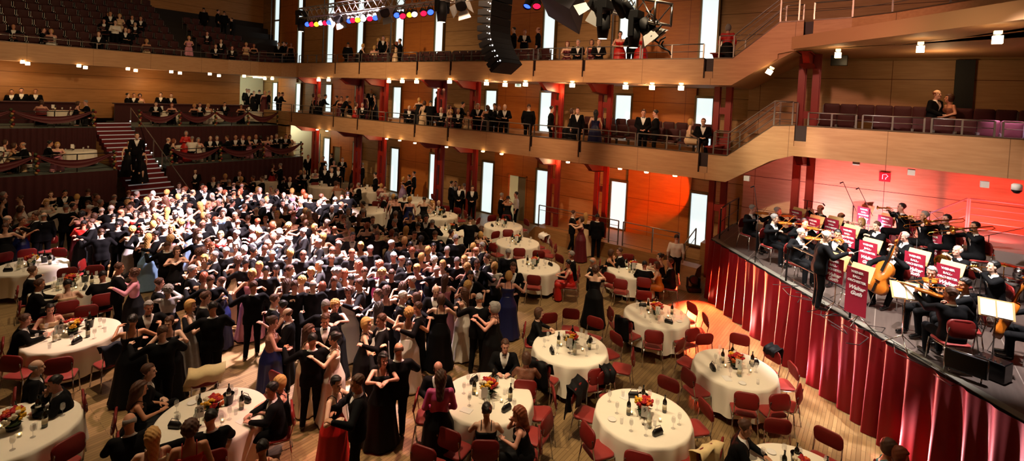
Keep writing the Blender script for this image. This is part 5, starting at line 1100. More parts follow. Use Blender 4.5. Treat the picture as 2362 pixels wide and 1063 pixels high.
# page stands
def page_stand(x,y,face,label,z=ZS,black=False,zc=1.0):
    c=atz(x,y,z+zc);c.z=z;o=empty('music_stand',c,face);tag(o,label,'music stand');link('pole',PLM2,o)
    m=MB();m.box((-.23,-.008,-.16),(.23,0,.16));build('desk',m,[DKST if black else TAN],o,Matrix.Translation((0,.12,1.08))@Matrix.Rotation(math.radians(-35),4,'X'))
    s=link('sheet_music',SHT);s.matrix_world=Matrix.Translation(c)@Matrix.Rotation(face,4,'Z')@Matrix.Translation((0,.105,1.085))@Matrix.Rotation(math.radians(-35),4,'X');tag(s,'bright white music pages on the '+label.replace(' behind the back-turned viola player',' nearest the viola player'),'sheet music')
VW_=lambda x,y,deg:rz_face(atz(x,y,ZS),deg)
page_stand(1962,600,VW_(1962,600,290)+PI/2*0,'conductor score desk with open white pages');page_stand(2094,692,VW_(2094,692,20)+PI,'cream page stand behind the back-turned viola player',zc=.95);page_stand(2300,735,VW_(2300,735,10)+PI,'bright page stand at the right edge of the picture',zc=.95)
# folding wire stand
c=atz(2145,495,ZS+1.4);o=empty('music_stand',(c.x,c.y,ZS),VW_(2145,495,10));tag(o,'empty black folding wire stand in front of the pink lit wall','music stand')
m=MB();m.tube([(-.3,0,1.2),(-.3,0,1.5),(.3,0,1.5),(.3,0,1.2),(-.3,0,1.2)],.008,5);m.tube([(-.3,0,1.2),(0,0,1.5),(.3,0,1.2)],.006,5);m.tube([(0,0,1.5),(0,0,1.2)],.008,5);build('desk',m,[DKST],o);m=MB();m.tube([(0,0,0),(0,0,1.25)],.012,6);build('pole',m,[DKST],o)
# microphones
def mic(x,y,zc,h,tilt,face,label):
    c=atz(x,y,ZS+zc);o=empty('microphone_stand',(c.x,c.y,ZS),face);tag(o,label,'microphone stand')
    m=MB();m.tube([(0,0,0),(0,0,h)],.011,6)
    for k in range(3): m.tube([(0,0,.2),(.28*math.cos(k*2.1),.28*math.sin(k*2.1),.01)],.008,5)
    build('pole',m,[DKST],o);m=MB();e=Vector((0,math.cos(tilt)*.8,h+math.sin(tilt)*.8));m.tube([(0,-.25*math.cos(tilt),h-.25*math.sin(tilt)),e],.008,6);build('boom',m,[DKST],o)
    m=MB();m.tube([e,e+Vector((0,.06,-.03))],.018,8);m.ball(e+Vector((0,.08,-.04)),.022,8);build('microphone',m,[DKST],o)
for x,y,zc,h,t,f,l in ((1748,500,1.3,1.35,1.4,0,'slim microphone stand left of the first violinist'),(1862,470,1.4,1.5,.1,2.2,'microphone stand with stereo bar left of the flutist'),(1968,480,1.3,1.4,1.1,.6,'tall boom microphone in front of the bright pink wall'),(2005,490,1.2,1.3,1.0,.8,'boom microphone stand behind the clarinettist'),
    (2115,560,1.0,1.1,.9,.3,'microphone boom between the bassoonist and the trombones'),(2280,560,1.1,1.3,.5,2.6,'microphone boom right of the bearded trombonist'),(2262,650,.9,1.1,.3,1.2,'microphone stand in front of the stout trumpeter')): mic(x,y,zc,h,t,f,l)
# drums
dp=atz(2335,640,ZS+.6);o=empty('drum_kit',(dp.x,dp.y,ZS));tag(o,'chrome and red drum kit with cymbals at the right edge of the stage','drums')
for k,(x,y,z,r,h) in enumerate(((0,0,.45,.17,.14),(.35,-.2,.55,.15,.25),(-.3,-.35,.5,.2,.3),(.05,-.6,.3,.28,.3))):
    m=MB();m.lathe([(.001,z),(r,z),(r,z+h),(.001,z+h)],20,0,None,(x,y,0));m.lathe([(r+.008,z+h-.02),(r+.01,z+h+.01),(r+.0,z+h+.012)],20,1,None,(x,y,0));build('drum',m,[SILV if k<2 else mat('drum_red','8a1024',.3),CHROME],o)
    m=MB();m.tube([(x,y,0),(x,y,z)],.012,6);build('drum_stand',m,[CHROME],o)
for x,y,z in ((.3,.5,1.0),(-.35,.2,.95)):
    m=MB();m.lathe([(.001,.02),(.03,.012),(.22,0),(.22,-.003),(.001,.015)],24,0,None,(x,y,z));m.tube([(x,y,0),(x,y,z+.04)],.009,6);build('cymbal',m,[BRASS],o)
# cases and amplifier
c=atz(2228,832,ZS+.3);o=empty('equipment_case',(c.x,c.y,ZS),FB+.2);tag(o,'black upright equipment case with silver rim at the stage edge','case')
m=MB();m.box((-.27,-.05,.1),(.27,.05,.42));build('shell',m,[BKT],o,None,.02);m=MB();m.tube([(-.27,0,.42),(.27,0,.42)],.012,6);m.tube([(.27,0,.42),(.27,0,.1)],.012,6);build('rim',m,[CHROME],o)
for s in (-1,1): m=MB();m.tube([(s*.2,0,0),(s*.2,0,.12)],.012,6);build('foot',m,[CHROME],o)
c=atz(2290,850,ZS+.15);o=empty('amplifier',(c.x,c.y,ZS),FB);tag(o,'small black amplifier with knobs at the right end of the stage','amplifier');m=MB();m.box((-.2,-.15,0),(.2,.15,.32));build('cabinet',m,[BKT],o,None,.015)
for k in range(5): m=MB();m.lathe([(.018,.32),(.016,.345),(.001,.346)],8,0,None,(-.15+.07*k,-.1,0));build('knob',m,[SILV],o)
for i,(x,y) in enumerate(((1930,740),(1860,690),(2080,800),(2200,880),(1990,790))):
    p=atz(x,y,ZS+.01);m=MB();q=[p+Vector((.35*math.sin(t*1.3+i)+.1*t,.25*math.cos(t*1.7)+.08*t,.008)) for t in range(9)];m.tube(q,.008,5);tag(build('cable',m,[BLKP]),'black cable loop lying on the stage floor '+['in front of the conductor','beside the bald violinist','below the cream page stand','near the equipment case','under the front banner stand'][i],'cable')
# ---------------------------------------------------------------- theatre seats on the balconies
SEATR=mat('seat_dark_red','3e0e0c',.7,noise=.12,scale=8);SPAN=mat('seat_side_grey','6a6660',.4,metal=.5)
def seat_proto():
    o=empty('theatre_seat')
    m=pad(.44,.5,.07,.05,.01);build('backrest',m,[SEATR],o,Matrix.Translation((0,-.2,.66))@Matrix.Rotation(math.radians(-102),4,'X'))
    m=pad(.42,.4,.08,.05,.01);build('seat',m,[SEATR],o,Matrix.Translation((0,.02,.42)))
    m=MB()
    for s in (-1,1): m.box((s*.24-.012,-.28,.0),(s*.24+.012,-.2,.86));m.box((s*.24-.012,-.24,.5),(s*.24+.012,.12,.56))
    build('side_frame',m,[SPAN],o);return o
order+=['eleventh','twelfth','thirteenth','fourteenth','fifteenth']
S0_=seat_proto();SU=[0]
stand=[q for q in PEOPLE if not q['sit']]
def seat(x,y,z,rz,lab,grp):
    for q in stand:
        if abs(q['p'].x-x)<.5 and abs(q['p'].y-y)<.45 and abs(q['z']-z)<.5: return
    o=copy_or_first(S0_,SU,Vector((x,y,z)),rz);tag(o,lab,'seat',grp)
for k in range(8):
    z=7.45+.5*max(0,k)
    for i in range(16): seat(4.0+i*.56-.02*k,35.75+.8*k,z,PI,'dark red theatre seat, %s row of the rear balcony, left of the stair lights'%order[k],'rear balcony seats left block row %d'%(k+1))
    if k<6:
        for i in range(9-k): seat(14.2+i*.56,35.75+.8*k,z,PI,'dark red theatre seat, %s row of the rear balcony, right of the stair lights'%order[k],'rear balcony seats right block row %d'%(k+1))
for r,X in enumerate((18.7,19.7)):
    for i in range(11): seat(X,5.5+i*.52,4.42+.22*r,PI/2,'dark red theatre seat on the lower side gallery above the platform, %s row'%('front','back')[r],'lower gallery seats right bay row %d'%r)
    for i in range(6): seat(X,19+i*.55,4.42+.22*r,PI/2,'dark red theatre seat in the middle of the lower side gallery, %s row'%('front','back')[r],'lower gallery seats middle row %d'%r)
for r,X in enumerate((17.85,18.8)):
    for i in range(26): seat(X,12.6+i*.56,7.4+.22*r,PI/2,'dark red theatre seat on the upper side gallery, %s row'%('front','back')[r],'upper gallery seats row %d'%r)
    for i in range(14):
        if r==0 and i==2: continue
        seat(17.95+r*.95-(.0 if i<10 else .1),1.5-i*.45,5.3+.3*r,PI/2,'dark red theatre seat on the choir balcony above the orchestra, %s row'%('front','back')[r],'choir balcony seats row %d'%r)
# ---------------------------------------------------------------- small lamps
LMP=mat('lamp_glass','fff2d8',.5,emit=14,ecol='ffd9a0');LMC=mat('lamp_cold','ffffff',.5,emit=10,ecol='e6f4e8')
lm_=MB();lm_.box((-.075,-.075,-.09),(.075,.075,.06));LME=lm_.mesh('glass_cube',[LMP]);lc=MB();lc.lathe([(.05,.06),(.05,.09),(.001,.09)],10);LCP=lc.mesh('cap',[CHROME])
lc=MB();lc.box((-.06,-.06,.1),(.06,.06,.16));LC2=lc.mesh('upper_glass',[mat('lamp_glass_dim','ffe9c0',.5,emit=3,ecol='ffcf90')])
def lamp(p,label,grp,up=True,rx=0):
    o=empty('cube_lamp',p);o.rotation_euler=(rx,0,0);tag(o,label,'lamp',grp);link('glass_cube',LME,o);link('cap',LCP,o)
    if up: link('upper_glass',LC2,o)
for i,(x,y) in enumerate(((52,142),(64,146),(182,151),(197,155),(295,158),(313,162),(395,165),(415,168),(484,170),(505,174),(563,175))):
    p=aty(x,y,34.42);lamp(p,'small glowing cube lamp under the rear balcony fascia, %s from the left'%order[i],'cube lamps under the rear balcony',False)
for i,(x,y) in enumerate(((611,181),(628,181),(735,184),(758,184),(897,187),(928,187),(961,188),(1037,188),(1122,192),(1165,195),(1212,194),(1320,196),(1443,200),(1504,201),(1571,202))):
    p=atx(x,y,17.1 if i>1 else 17.6);lamp(p,'small glowing cube lamp under the upper side balcony, %s from the back corner'%order[i],'cube lamps under the upper side balcony')
for i,(x,y,X) in enumerate(((1775,165,17.15),(1933,126,16.95),(2123,112,15.4),(2301,90,13.6))):
    p=atx(x,y,X);lamp(p,['small cube lamp under the sloping stair fascia at upper right','cube lamp above the black loudspeaker at upper right','large glowing cube lamp second from the right edge','large glowing cube lamp nearest the right edge'][i],None,True,.5 if i==0 else 0)
for i,(x,y) in enumerate(((732,299),(754,302),(892,320),(922,324),(957,330),(1030,339),(1114,349),(1157,355),(1310,374),(1430,389),(1491,397),(1557,405))):
    p=atz(x,y,3.75);m=MB();m.lathe([(.001,-.03),(.07,-.03),(.08,.02),(.001,.025)],14);o=tag(build('recessed_light',m,[LMP],None,p),'small round recessed light in the lower side soffit, %s from the back'%order[i],'lamp')
for x,y,l in ((1975,374,'pink lit cube lamp left of the hydrant sign'),(2102,397,'pink lit cube lamp right of the hydrant sign'),(2271,425,'pink lit cube lamp on the tapered red bracket'),(1723,411,'small unlit cube lamp under the stair slab left of the orchestra')):
    p=atx(x,y,17.4);o=empty('cube_lamp',p);tag(o,l,'lamp');m=MB();m.box((-.08,-.08,-.08),(.08,.08,.08));build('glass_cube',m,[WHITE],o)
# cold ceiling washers that brighten wood patches
for x,y,z,l in ((597,177,6.9,'bright cold ceiling lamp in the rear lobby'),(712,294,3.74,'bright cold ceiling lamp above the rear doorway')):
    p=aty(x,y,36.3 if z>5 else 33.2);p.z=z-.05;m=MB();m.box((-.35,-.12,-.02),(.35,.12,.04));tag(build('ceiling_lamp',m,[LMC],None,p),l,'lamp')
# signs
def sign(x,y,X,w_,h_,mt,label,parts):
    p=atx(x,y,X);m=MB();m.box((-.01,-w_/2,-h_/2),(.01,w_/2,h_/2));o=tag(build('wall_sign',m,[mt],None,p),label,'sign')
    for nm,me in parts: link(nm,me,o)
q=MB();q.tube([(-.015,.06,-.08),(-.015,.06,.07),(-.015,-.03,.09),(-.015,-.08,.03),(-.015,-.03,-.02),(-.015,-.02,-.08)],.013,5)
sign(2041,408,20.46,.3,.3,mat('sign_red','b01020',.5),'red and white fire hydrant sign on the pink lit wall',[('symbol',q.mesh('symbol',[mat('sign_white','ffffff',.5)]))])
q=MB();q.box((-.016,.02,-.05),(-.012,.07,.06));q.box((-.016,-.08,-.05),(-.012,-.03,.06));sign(1195,196,20.42,.36,.18,mat('exit_glow','d8f4dc',.5,emit=1.2),'lit green and white exit sign under the upper balcony',[('pictogram',q.mesh('pictogram',[mat('exit_green','0c5a3a',.5)]))])
sign(1187,473+6,20.4,.01,.01,WHITE,'tiny white switch plate beside the corridor doorway',[]) if 0 else None
p=atx(1936,140,18.6);m=MB();m.box((-.12,-.22,-.16),(.12,.22,.16));o=tag(build('wall_speaker',m,[BKT],None,p,.01),'black loudspeaker box hanging beneath the upper right balcony','speaker')
p=atx(2345,438,16.7);m=MB();m.lathe([(.001,-.09),(.05,-.08),(.09,-.03),(.1,.0)],14,1);m.lathe([(.1,0),(.1,.12),(.06,.15),(.001,.15)],14,0);tag(build('dome_camera',m,[WHITE,BKT],None,p),'white dome camera under the balcony at the right edge','camera')
# ---------------------------------------------------------------- lighting rig
RIG=mat('rig_black','0b0b0c',.6,spec=.3);TRS=mat('truss_aluminium','a9a39c',.3,metal=1)
def truss(a,b,s,label):
    a=Vector(a);b=Vector(b);d=(b-a).normalized();u=d.cross(Vector((0,0,1))).normalized()*s/2;v=Vector((0,0,s/2));m=MB();cs=[u+v,u-v,-u-v,-u+v];n=int((b-a).length/(s*.9))
    for c in cs: m.tube([a+c,b+c],.025,6)
    for k in range(n):
        p=a+(b-a)*(k/n);q=a+(b-a)*((k+1)/n)
        for i in range(4): m.tube([p+cs[i],q+cs[(i+1)%4]],.012,5)
    for e in (a,b):
        for i in range(4): m.tube([e+cs[i],e+cs[(i+1)%4]],.02,5)
    return tag(build('lighting_truss',m,[TRS]),label,'truss')
truss(atx(700,33,10),atx(1080,-18,10),.36,'long aluminium lighting truss above the dance floor')
tR0=atx(1290,-22,9);tR1=atx(1530,32,7.6);truss(tR0,tR1,.34,'pink lit aluminium lighting truss at top right of centre')
m=MB();m.tube([atx(703,30,10)+Vector((0,0,.1)),Vector((10,atx(703,30,10).y,15))],.01,5);m.tube([atx(960,5,10),Vector((10,atx(960,5,10).y,15))],.01,5);tag(build('hanging_cable',m,[RIG]),'thin cables carrying the long lighting truss','cable')
def lens(col,e): return mat('lens_'+col,col,.3,emit=e)
def can(p,aim,col,label,r=.1,l=.32,e=4,hook=None):
    o=empty('par_can',p);tag(o,label,'spotlight');R_=(Vector(aim)-Vector(p)).to_track_quat('Z','Y').to_matrix().to_4x4()
    m=MB();m.lathe([(.001,-l),(r*.6,-l),(r,-l*.5),(r,.0),(r*1.04,.03),(r*.97,.03),(r*.95,-.02)],14,0,R_);build('housing',m,[RIG],o)
    m=MB();m.lathe([(r*.95,-.01),(.001,-.012)],14,0,R_);build('lens',m,[lens(col,e)],o)
    m=MB();m.tube([R_@Vector((r*1.1,0,-.1)),Vector((0,0,.28)),R_@Vector((-r*1.1,0,-.1))],.012,5);build('yoke',m,[RIG],o)
CN={'3050ff':'blue','ff1030':'red','ffb020':'amber','ffe8ff':'white'}
seq=['3050ff','ff1030','ffb020','ffe8ff','ff1030','3050ff'];gl=['left','middle','right']
for g,grp in enumerate((((709,56),(719,56),(730,56),(740,53),(750,53),(759,52)),((806,48),(814,47),(825,46),(838,44),(853,43),(866,41)),((915,35),(929,37),(945,34),(956,33),(977,31),(993,28)))):
    for k,(x,y) in enumerate(grp): can(atx(x,y,9.9),(4,2,2.5),seq[k],'%s par can with %s lens in the %s group of six on the long truss'%(['first','second','third','fourth','fifth','last'][k],CN[seq[k]],gl[g]),.095,.3)
can(atx(1216,14,9),(4,6,1),'3050ff','blue par can right of the hanging loudspeaker array',.09,.34);can(atx(1238,14,9),(4,3,2),'ff1030','red par can right of the hanging loudspeaker array',.09,.3)
for k,(x,y,l) in enumerate(((1402,27,'first'),(1437,32,'second'),(1462,44,'third'))): can(atx(x,y,7.6),atz(1750,600,2),'ffc0d0','%s long pink lit spotlight under the right truss'%l,.08,.4,2)
def flood(p,aim,label,s=1):
    o=empty('barn_door_light',p);tag(o,label,'spotlight');R_=(Vector(aim)-Vector(p)).to_track_quat('Z','Y').to_matrix().to_4x4()@Matrix.Scale(s,4)
    m=MB();m.lathe([(.001,-.3),(.12,-.28),(.15,-.1),(.15,.02),(.13,.02)],16,0,R_);build('housing',m,[RIG],o)
    m=MB();m.lathe([(.13,0),(.001,-.01)],16,0,R_);build('lens',m,[lens('fff6ff',7)],o)
    for k in range(4):
        q=Matrix.Rotation(k*PI/2+.4,4,'Z');m=MB();v=[(-.12,.14,.02),(.12,.14,.02),(.17,.27,.2),(-.17,.27,.2)];m.add(v+[(x,y+.004,z+.004) for x,y,z in v],[(0,1,2,3),(7,6,5,4),(0,4,5,1),(2,6,7,3)],0,False,R_@q);build('barn_door',m,[mat('barn_door_grey','b8b8b4',.4)],o)
    m=MB();m.tube([R_@Vector((.17,0,-.1)),Vector((0,0,.4*s)),R_@Vector((-.17,0,-.1))],.014,5);build('yoke',m,[RIG],o)
flood(atx(781,44,9.8),(5,3,3),'open barn door floodlight between the left and middle can groups');flood(atx(888,30,9.8),(5,3,3),'open barn door floodlight between the middle and right can groups');flood(atx(1064,14,9.5),(5,4,3),'open barn door floodlight left of the loudspeaker array')
flood(atx(1370,18,7.8),(8,9,3),'large barn door floodlight in the centre of the right rig',.95);flood(atx(1498,72,7.6),(9,0,3),'barn door floodlight at the right end of the rig',.8)
def mover(p,label,s=1):
    o=empty('moving_head_light',p);tag(o,label,'spotlight');m=MB();m.box((-.16*s,-.12*s,.2*s),(.16*s,.12*s,.36*s));build('base',m,[RIG],o,None,.01)
    m=MB();m.box((-.18*s,-.05*s,-.12*s),(-.14*s,.05*s,.22*s));m.box((.14*s,-.05*s,-.12*s),(.18*s,.05*s,.22*s));build('yoke',m,[RIG],o);m=MB();m.lathe([(.001,-.32*s),(.09*s,-.32*s),(.12*s,-.1*s),(.1*s,.1*s),(.001,.13*s)],14);build('head',m,[RIG],o)
    m=MB();m.lathe([(.08*s,-.325*s),(.001,-.33*s)],12);build('lens',m,[lens('fff0d0',5)],o)
mover(atx(695,50,9.9),'dark moving head lamp at the left end of the long truss',1.1);mover(atx(1020,16,9.9),'long black moving head hanging in front of a lit strip window',1.3);mover(atx(1392,48,7.4),'black moving head lamp below the big floodlight',.9);mover(atx(1463,70,7.5),'large black moving head lamp in front of the upper lit strip',.85)
sb=empty('soft_light',atx(1305,10,8.2));tag(sb,'large dark purple rectangular soft light box in the right rig','spotlight');m=MB();m.add([(x,y,z) for z,s in ((-.22,.42),(.28,.2)) for x,y in ((-s,-s),(s,-s),(s,s),(-s,s))],[(0,1,2,3)[::-1],(4,5,6,7),(0,1,5,4),(1,2,6,5),(2,3,7,6),(3,0,4,7)],0,False,Matrix.Rotation(.5,4,'X')@Matrix.Rotation(.5,4,'Y'));build('housing',m,[mat('softbox_dark','1c1420',.5)],sb);m=MB();m.tube([(0,0,.2),(0,0,1.2)],.02,6);build('hanger',m,[RIG],sb)
for i in range(6):
    p=atx(1500+i*7,45+i*16 if i<5 else 118,7.5);m=MB();m.tube([p+Vector((.05*math.sin(t*1.7+i),.08*math.cos(t+i),-.04*t+.15)) for t in range(6)],.014,5);tag(build('cable_loop',m,[RIG]),'drooping black cable at the right end of the rig, %s from the top'%order[i],'cable')
# line array
la=empty('line_array',atx(1148,40,10));tag(la,'tall curved black loudspeaker array hanging from the ceiling','speaker');base=la.location
pts=[(1147,-30),(1146,-12),(1145,6),(1143,24),(1142,42),(1141,60),(1141,78),(1143,94),(1147,109),(1152,123),(1158,136),(1165,148),(1171,158)]
for i in range(len(pts)-1):
    a=atx(*pts[i],10)-base;b=atx(*pts[i+1],10)-base;d=(b-a);l=d.length;ang=math.atan2(d.y,-d.z)
    m=MB();R_=Matrix.Translation((a+b)/2)@Matrix.Rotation(ang,4,'X');hh=l*.47
    m.add([(-.42,-.2,-hh),(.42,-.2,-hh),(.42,.24,-hh*.7),(-.42,.24,-hh*.7),(-.42,-.2,hh),(.42,-.2,hh),(.42,.24,hh*.8),(-.42,.24,hh*.8)],[(0,3,2,1),(4,5,6,7),(0,1,5,4),(1,2,6,5),(2,3,7,6),(3,0,4,7)],0,False,R_);c=build('cabinet',m,[RIG],la,None,.01)
    m=MB();m.ball(R_@Vector((-.43,-.17,0)),.022,6);m.ball(R_@Vector((-.43,-.1,.03)),.012,6);build('connector',m,[mat('pin_glint','ffffff',.2,emit=1.2)],c)  # metal glints on the connectors, put in as emission
# floor moving light by the curtain
p=Vector((17.1,4.95,0));o=empty('floor_spotlight',p,2.2);tag(o,'glowing moving spotlight standing on the floor beside the stage curtain','spotlight')
m=MB();m.box((-.22,-.2,0),(.22,.2,.14));build('base',m,[RIG],o,None,.02);m=MB();m.box((-.22,-.05,.14),(-.17,.05,.45));m.box((.17,-.05,.14),(.22,.05,.45));build('yoke',m,[RIG],o)
m=MB();R_=Matrix.Translation((0,0,.38))@(Matrix.Rotation(-2.2,3,'Z')@Vector((-.85,-.45,.30))).to_track_quat('Z','Y').to_matrix().to_4x4();m.lathe([(.001,-.2),(.12,-.18),(.15,0),(.13,.16),(.11,.16)],16,0,R_);build('head',m,[RIG],o);m=MB();m.lathe([(.115,.15),(.001,.14)],16,0,R_);build('lens',m,[lens('ffd0b0',20)],o)
# cloths on chairs
def drape(px,py,zc,mt,label,w_=.46,dn=.5,z=0):
    p=atz(px,py,z+zc);c,o,_,_=min(CPOS,key=lambda q:(Vector((q[0].x,q[0].y))-Vector((p.x,p.y))).length if abs(q[0].z-z)<.3 else 99)
    rows=[]
    for i in range(13):
        t=i/12;r=[]
        for j in range(13):
            u=j/12-.5
            if t<.5: y=-.345-.02*math.sin(u*9)-.02*(1-2*t);zz=.95-(1-2*t)*dn+.02*math.sin(u*14+t*5)
            else: y=-.345+ .23*min(1,(t-.5)*8)+.015*math.sin(u*11);zz=.96-(t-.5)*1.1*dn+.015*math.cos(u*13)
            r.append((u*w_*(1+.12*math.sin(t*6+u*3)),y,zz))
        rows.append(r)
    m=MB();m.sheet(rows);d=build('draped_cloth',m,[mt]);d.location=o.location;d.rotation_euler=o.rotation_euler
    s=d.modifiers.new('s','SOLIDIFY');s.thickness=.012;return tag(d,label,'cloth')
CRM=mat('shawl_cream','e8cf98',.8,noise=.08);BKC=GC['k'][1]
drape(1612,1000,.7,CRM,'cream shawl draped over the chair right of the nearest centre table',.55,.55);drape(470,884,.85,CRM,'cream jacket hung over the chair behind the number 12 card',.6,.4)
drape(1270,850,.7,BKC,'black jacket hanging on the chair right of the striped blouse woman');drape(1345,960,.6,BKC,'black coat hanging on the chair left of the nearest centre table',.5,.6);drape(1462,862,.75,BKC,'black scarf over the red chair back behind the nearest centre table',.25,.5);drape(1250,550,.75,SHIRT,'white cloth hung on a chair at the right of a half empty table',.45,.4)
drape(205,830,.6,mat('shawl_dark_blue','141a2c',.8),'dark blue coat lying over the chair below table 16',.5,.4);drape(1438,750,.7,BKC,'black jacket on the chair left of the red-lit table',.4,.5);drape(1760,830,.7,BKC,'black bag cloth on the chair behind the table nearest the curtain',.3,.35)
# ---------------------------------------------------------------- light
def spot(loc,aim,col,en,ang=40,blend=.3,r=.1):
    l=D.lights.new('spot','SPOT');l.energy=en;l.color=col;l.spot_size=math.radians(ang);l.spot_blend=blend;l.shadow_soft_size=r
    o=D.objects.new('spot_light',l);C.objects.link(o);o.location=loc;o.rotation_euler=(Vector(aim)-Vector(loc)).to_track_quat('-Z','Y').to_euler();return o
def area(loc,aim,col,en,sx,sy,spread=180):
    l=D.lights.new('area','AREA');l.energy=en;l.color=col;l.shape='RECTANGLE';l.size=sx;l.size_y=sy;l.spread=math.radians(spread)
    o=D.objects.new('area_light',l);C.objects.link(o);o.location=loc;o.rotation_euler=(Vector(aim)-Vector(loc)).to_track_quat('-Z','Y').to_euler();return o
WARM=(1,.72,.42);W2=(1,.62,.32)
def fl(x,y,z=1.6): return atz(x,y,z)
# dim house light
area((9,14,14.6),(9,14,0),(1,.66,.38),420,14,26)
for (px,py),e,a in (((500,460),85000,24),((640,540),175000,26),((800,590),190000,23),((890,640),50000,22),((400,510),46000,26),((600,600),30000,26),((740,650),16000,24),((720,460),80000,22),((1000,590),24000,24)):
    spot((10,13.5,10.2),fl(px,py),(1,.74,.82),e,a,.9,.25)
spot((10,10,9.5),fl(920,720),(1,.42,.36),9000,26,.7,.1)
spot((8,7,10),fl(800,780),(1,.5,.42),4500,24,.8,.1)
spot((6,14,10),fl(420,640),(1,.6,.5),3500,40,.8,.1)
for (lx,ly),(px,py),e,a in (((6,3),(1500,850),2900,46),((6,8),(1120,900),2500,42),((9,-1),(1700,820),1700,40),((12,6),(1250,600),2700,44),((3,11),(480,960),2100,40),((4,14),(150,740),2000,44),((3,20),(90,600),1200,40),((12,14),(1010,500),1800,36)):
    spot((lx,ly,11.5),atz(px,py,.75),(1,.74,.46),e,a,.6,.06)
# orchestra
spot((12.2,2.2,10.2),atz(1990,590,ZS+1),(1,.93,.86),6500,44,.4,.1)
spot((11.8,-1.5,10),atz(2170,640,ZS+1),(1,.9,.88),6000,46,.4,.1)
spot((13.5,4.5,10.2),atz(1770,540,ZS+1),(1,.9,.84),3000,30,.4,.1)
spot((19.0,.0,2.8),(20.6,.3,3.2),(1,.45,.62),700,160,.9,.1)
spot((18.9,1.6,2.5),(20.6,.6,3.3),(1,.34,.5),420,140,.9,.1)
spot((18.6,-2.6,3.1),(20.6,-2.4,4.6),(1,.10,.08),330,150,.8,.1)
spot((18.0,-5,3.2),(19,-4,5),(1,.06,.08),300,150,.8,.1)
spot((17.5,-2.3,7.3),(18.6,-3.2,2.4),(.95,.55,1),900,60,.6,.1)
# orange beam thrown across the stage corner onto the wall panel
ob=spot((17.0,4.1,3.0),(20.5,8.75,2.7),(1,.14,.015),1900,42,.04,.015);ob.data.use_square=True
spot((7.5,6.5,9.0),atz(2060,600,ZS+1.1),(1,.90,.84),2600,34,.5,.1)
spot((8.5,7.5,9.0),atz(1800,530,ZS+1.1),(1,.90,.82),1200,24,.5,.1)
# moving light on the floor and the low lamps raking the curtain
spot((17.05,4.9,.42),(13.4,1.2,.5),(1,.20,.10),700,60,.5,.04)
spot((16.7,4.9,.85),(13.9,3.0,0),(1,.07,.02),3000,95,.9,.05)
for t,e,c,dd in ((.2,1100,(1,.6,.3),.5),(2.0,380,(1,.3,.25),.6),(4.4,380,(1,.22,.28),.6),(6.8,800,(1,.35,.38),.6),(9.2,700,(1,.3,.45),.6)):
    q=A+dn*t+nr*dd;w2=A+dn*(t+2.0)+nr*.05;spot((q.x,q.y,.1),(w2.x,w2.y,.9),c,e,75,.9,.02)
# light on the balcony fascias
spot((8.5,2,9.6),(17.2,2.6,5.0),(1,.86,.62),3200,16,.9,.1)
spot((8,-1,10),(17.2,-.5,5.4),(1,.72,.45),1300,36,.9,.1)
spot((7,8,10.5),(17.2,9,6.0),(1,.62,.38),3600,60,.9,.3)
spot((7,20,10.5),(17.2,22,6.0),(1,.68,.40),3000,60,.9,.3)
spot((8,3,10.5),(17.2,1.5,8.2),(1,.45,.32),1900,46,.9,.3)
spot((6,18,10.5),(7,34.5,6.8),(1,.66,.34),2800,80,.9,.3)
for p,e,c in (((18.6,39,6.6),90,(.9,1,.8)),((18.8,33.0,3.4),60,(1,1,.78)),((19.2,39.5,9.5),90,(.9,1,.8)),((18.6,41,9.5),40,(.9,1,.8))):
    l=D.lights.new('point','POINT');l.energy=e;l.color=c;l.shadow_soft_size=.15;o=D.objects.new('room_light',l);C.objects.link(o);o.location=p
for y in (30,22.7,15.2,7.6):
    for z in (6.7,3.5):
        l=D.lights.new('point','POINT');l.energy=30;l.color=(1,.56,.25);l.shadow_soft_size=.12;o=D.objects.new('soffit_light',l);C.objects.link(o);o.location=(18.6,y,z)
for p,e in (((5,36.3,6.2),34),((11,36.3,6.2),34),((0,36.3,6.2),25),((18.4,-1,7.6),25),((18.6,11.4,6.6),25),((18.6,19,6.6),25),((18.6,11.4,3.5),25),((18.6,19,3.5),25)):
    l=D.lights.new('point','POINT');l.energy=e;l.color=(1,.62,.3);l.shadow_soft_size=.12;o=D.objects.new('soffit_light',l);C.objects.link(o);o.location=p
for y in (10,22,34): area((15.5,y,14.2),(20.5,y,10),(1,.5,.22),70,2,8)
spot((15.2,1.6,3.2),(18.85,2.2,3.6),(1,.10,.05),260,50,.8,.1)
spot((8,2,9.8),(17.2,3.5,4.7),(1,.9,.66),1500,16,.9,.1)
spot((11,7,8.6),(18.6,-2.2,3.6),(1,.82,.8),3200,24,.5,.1)
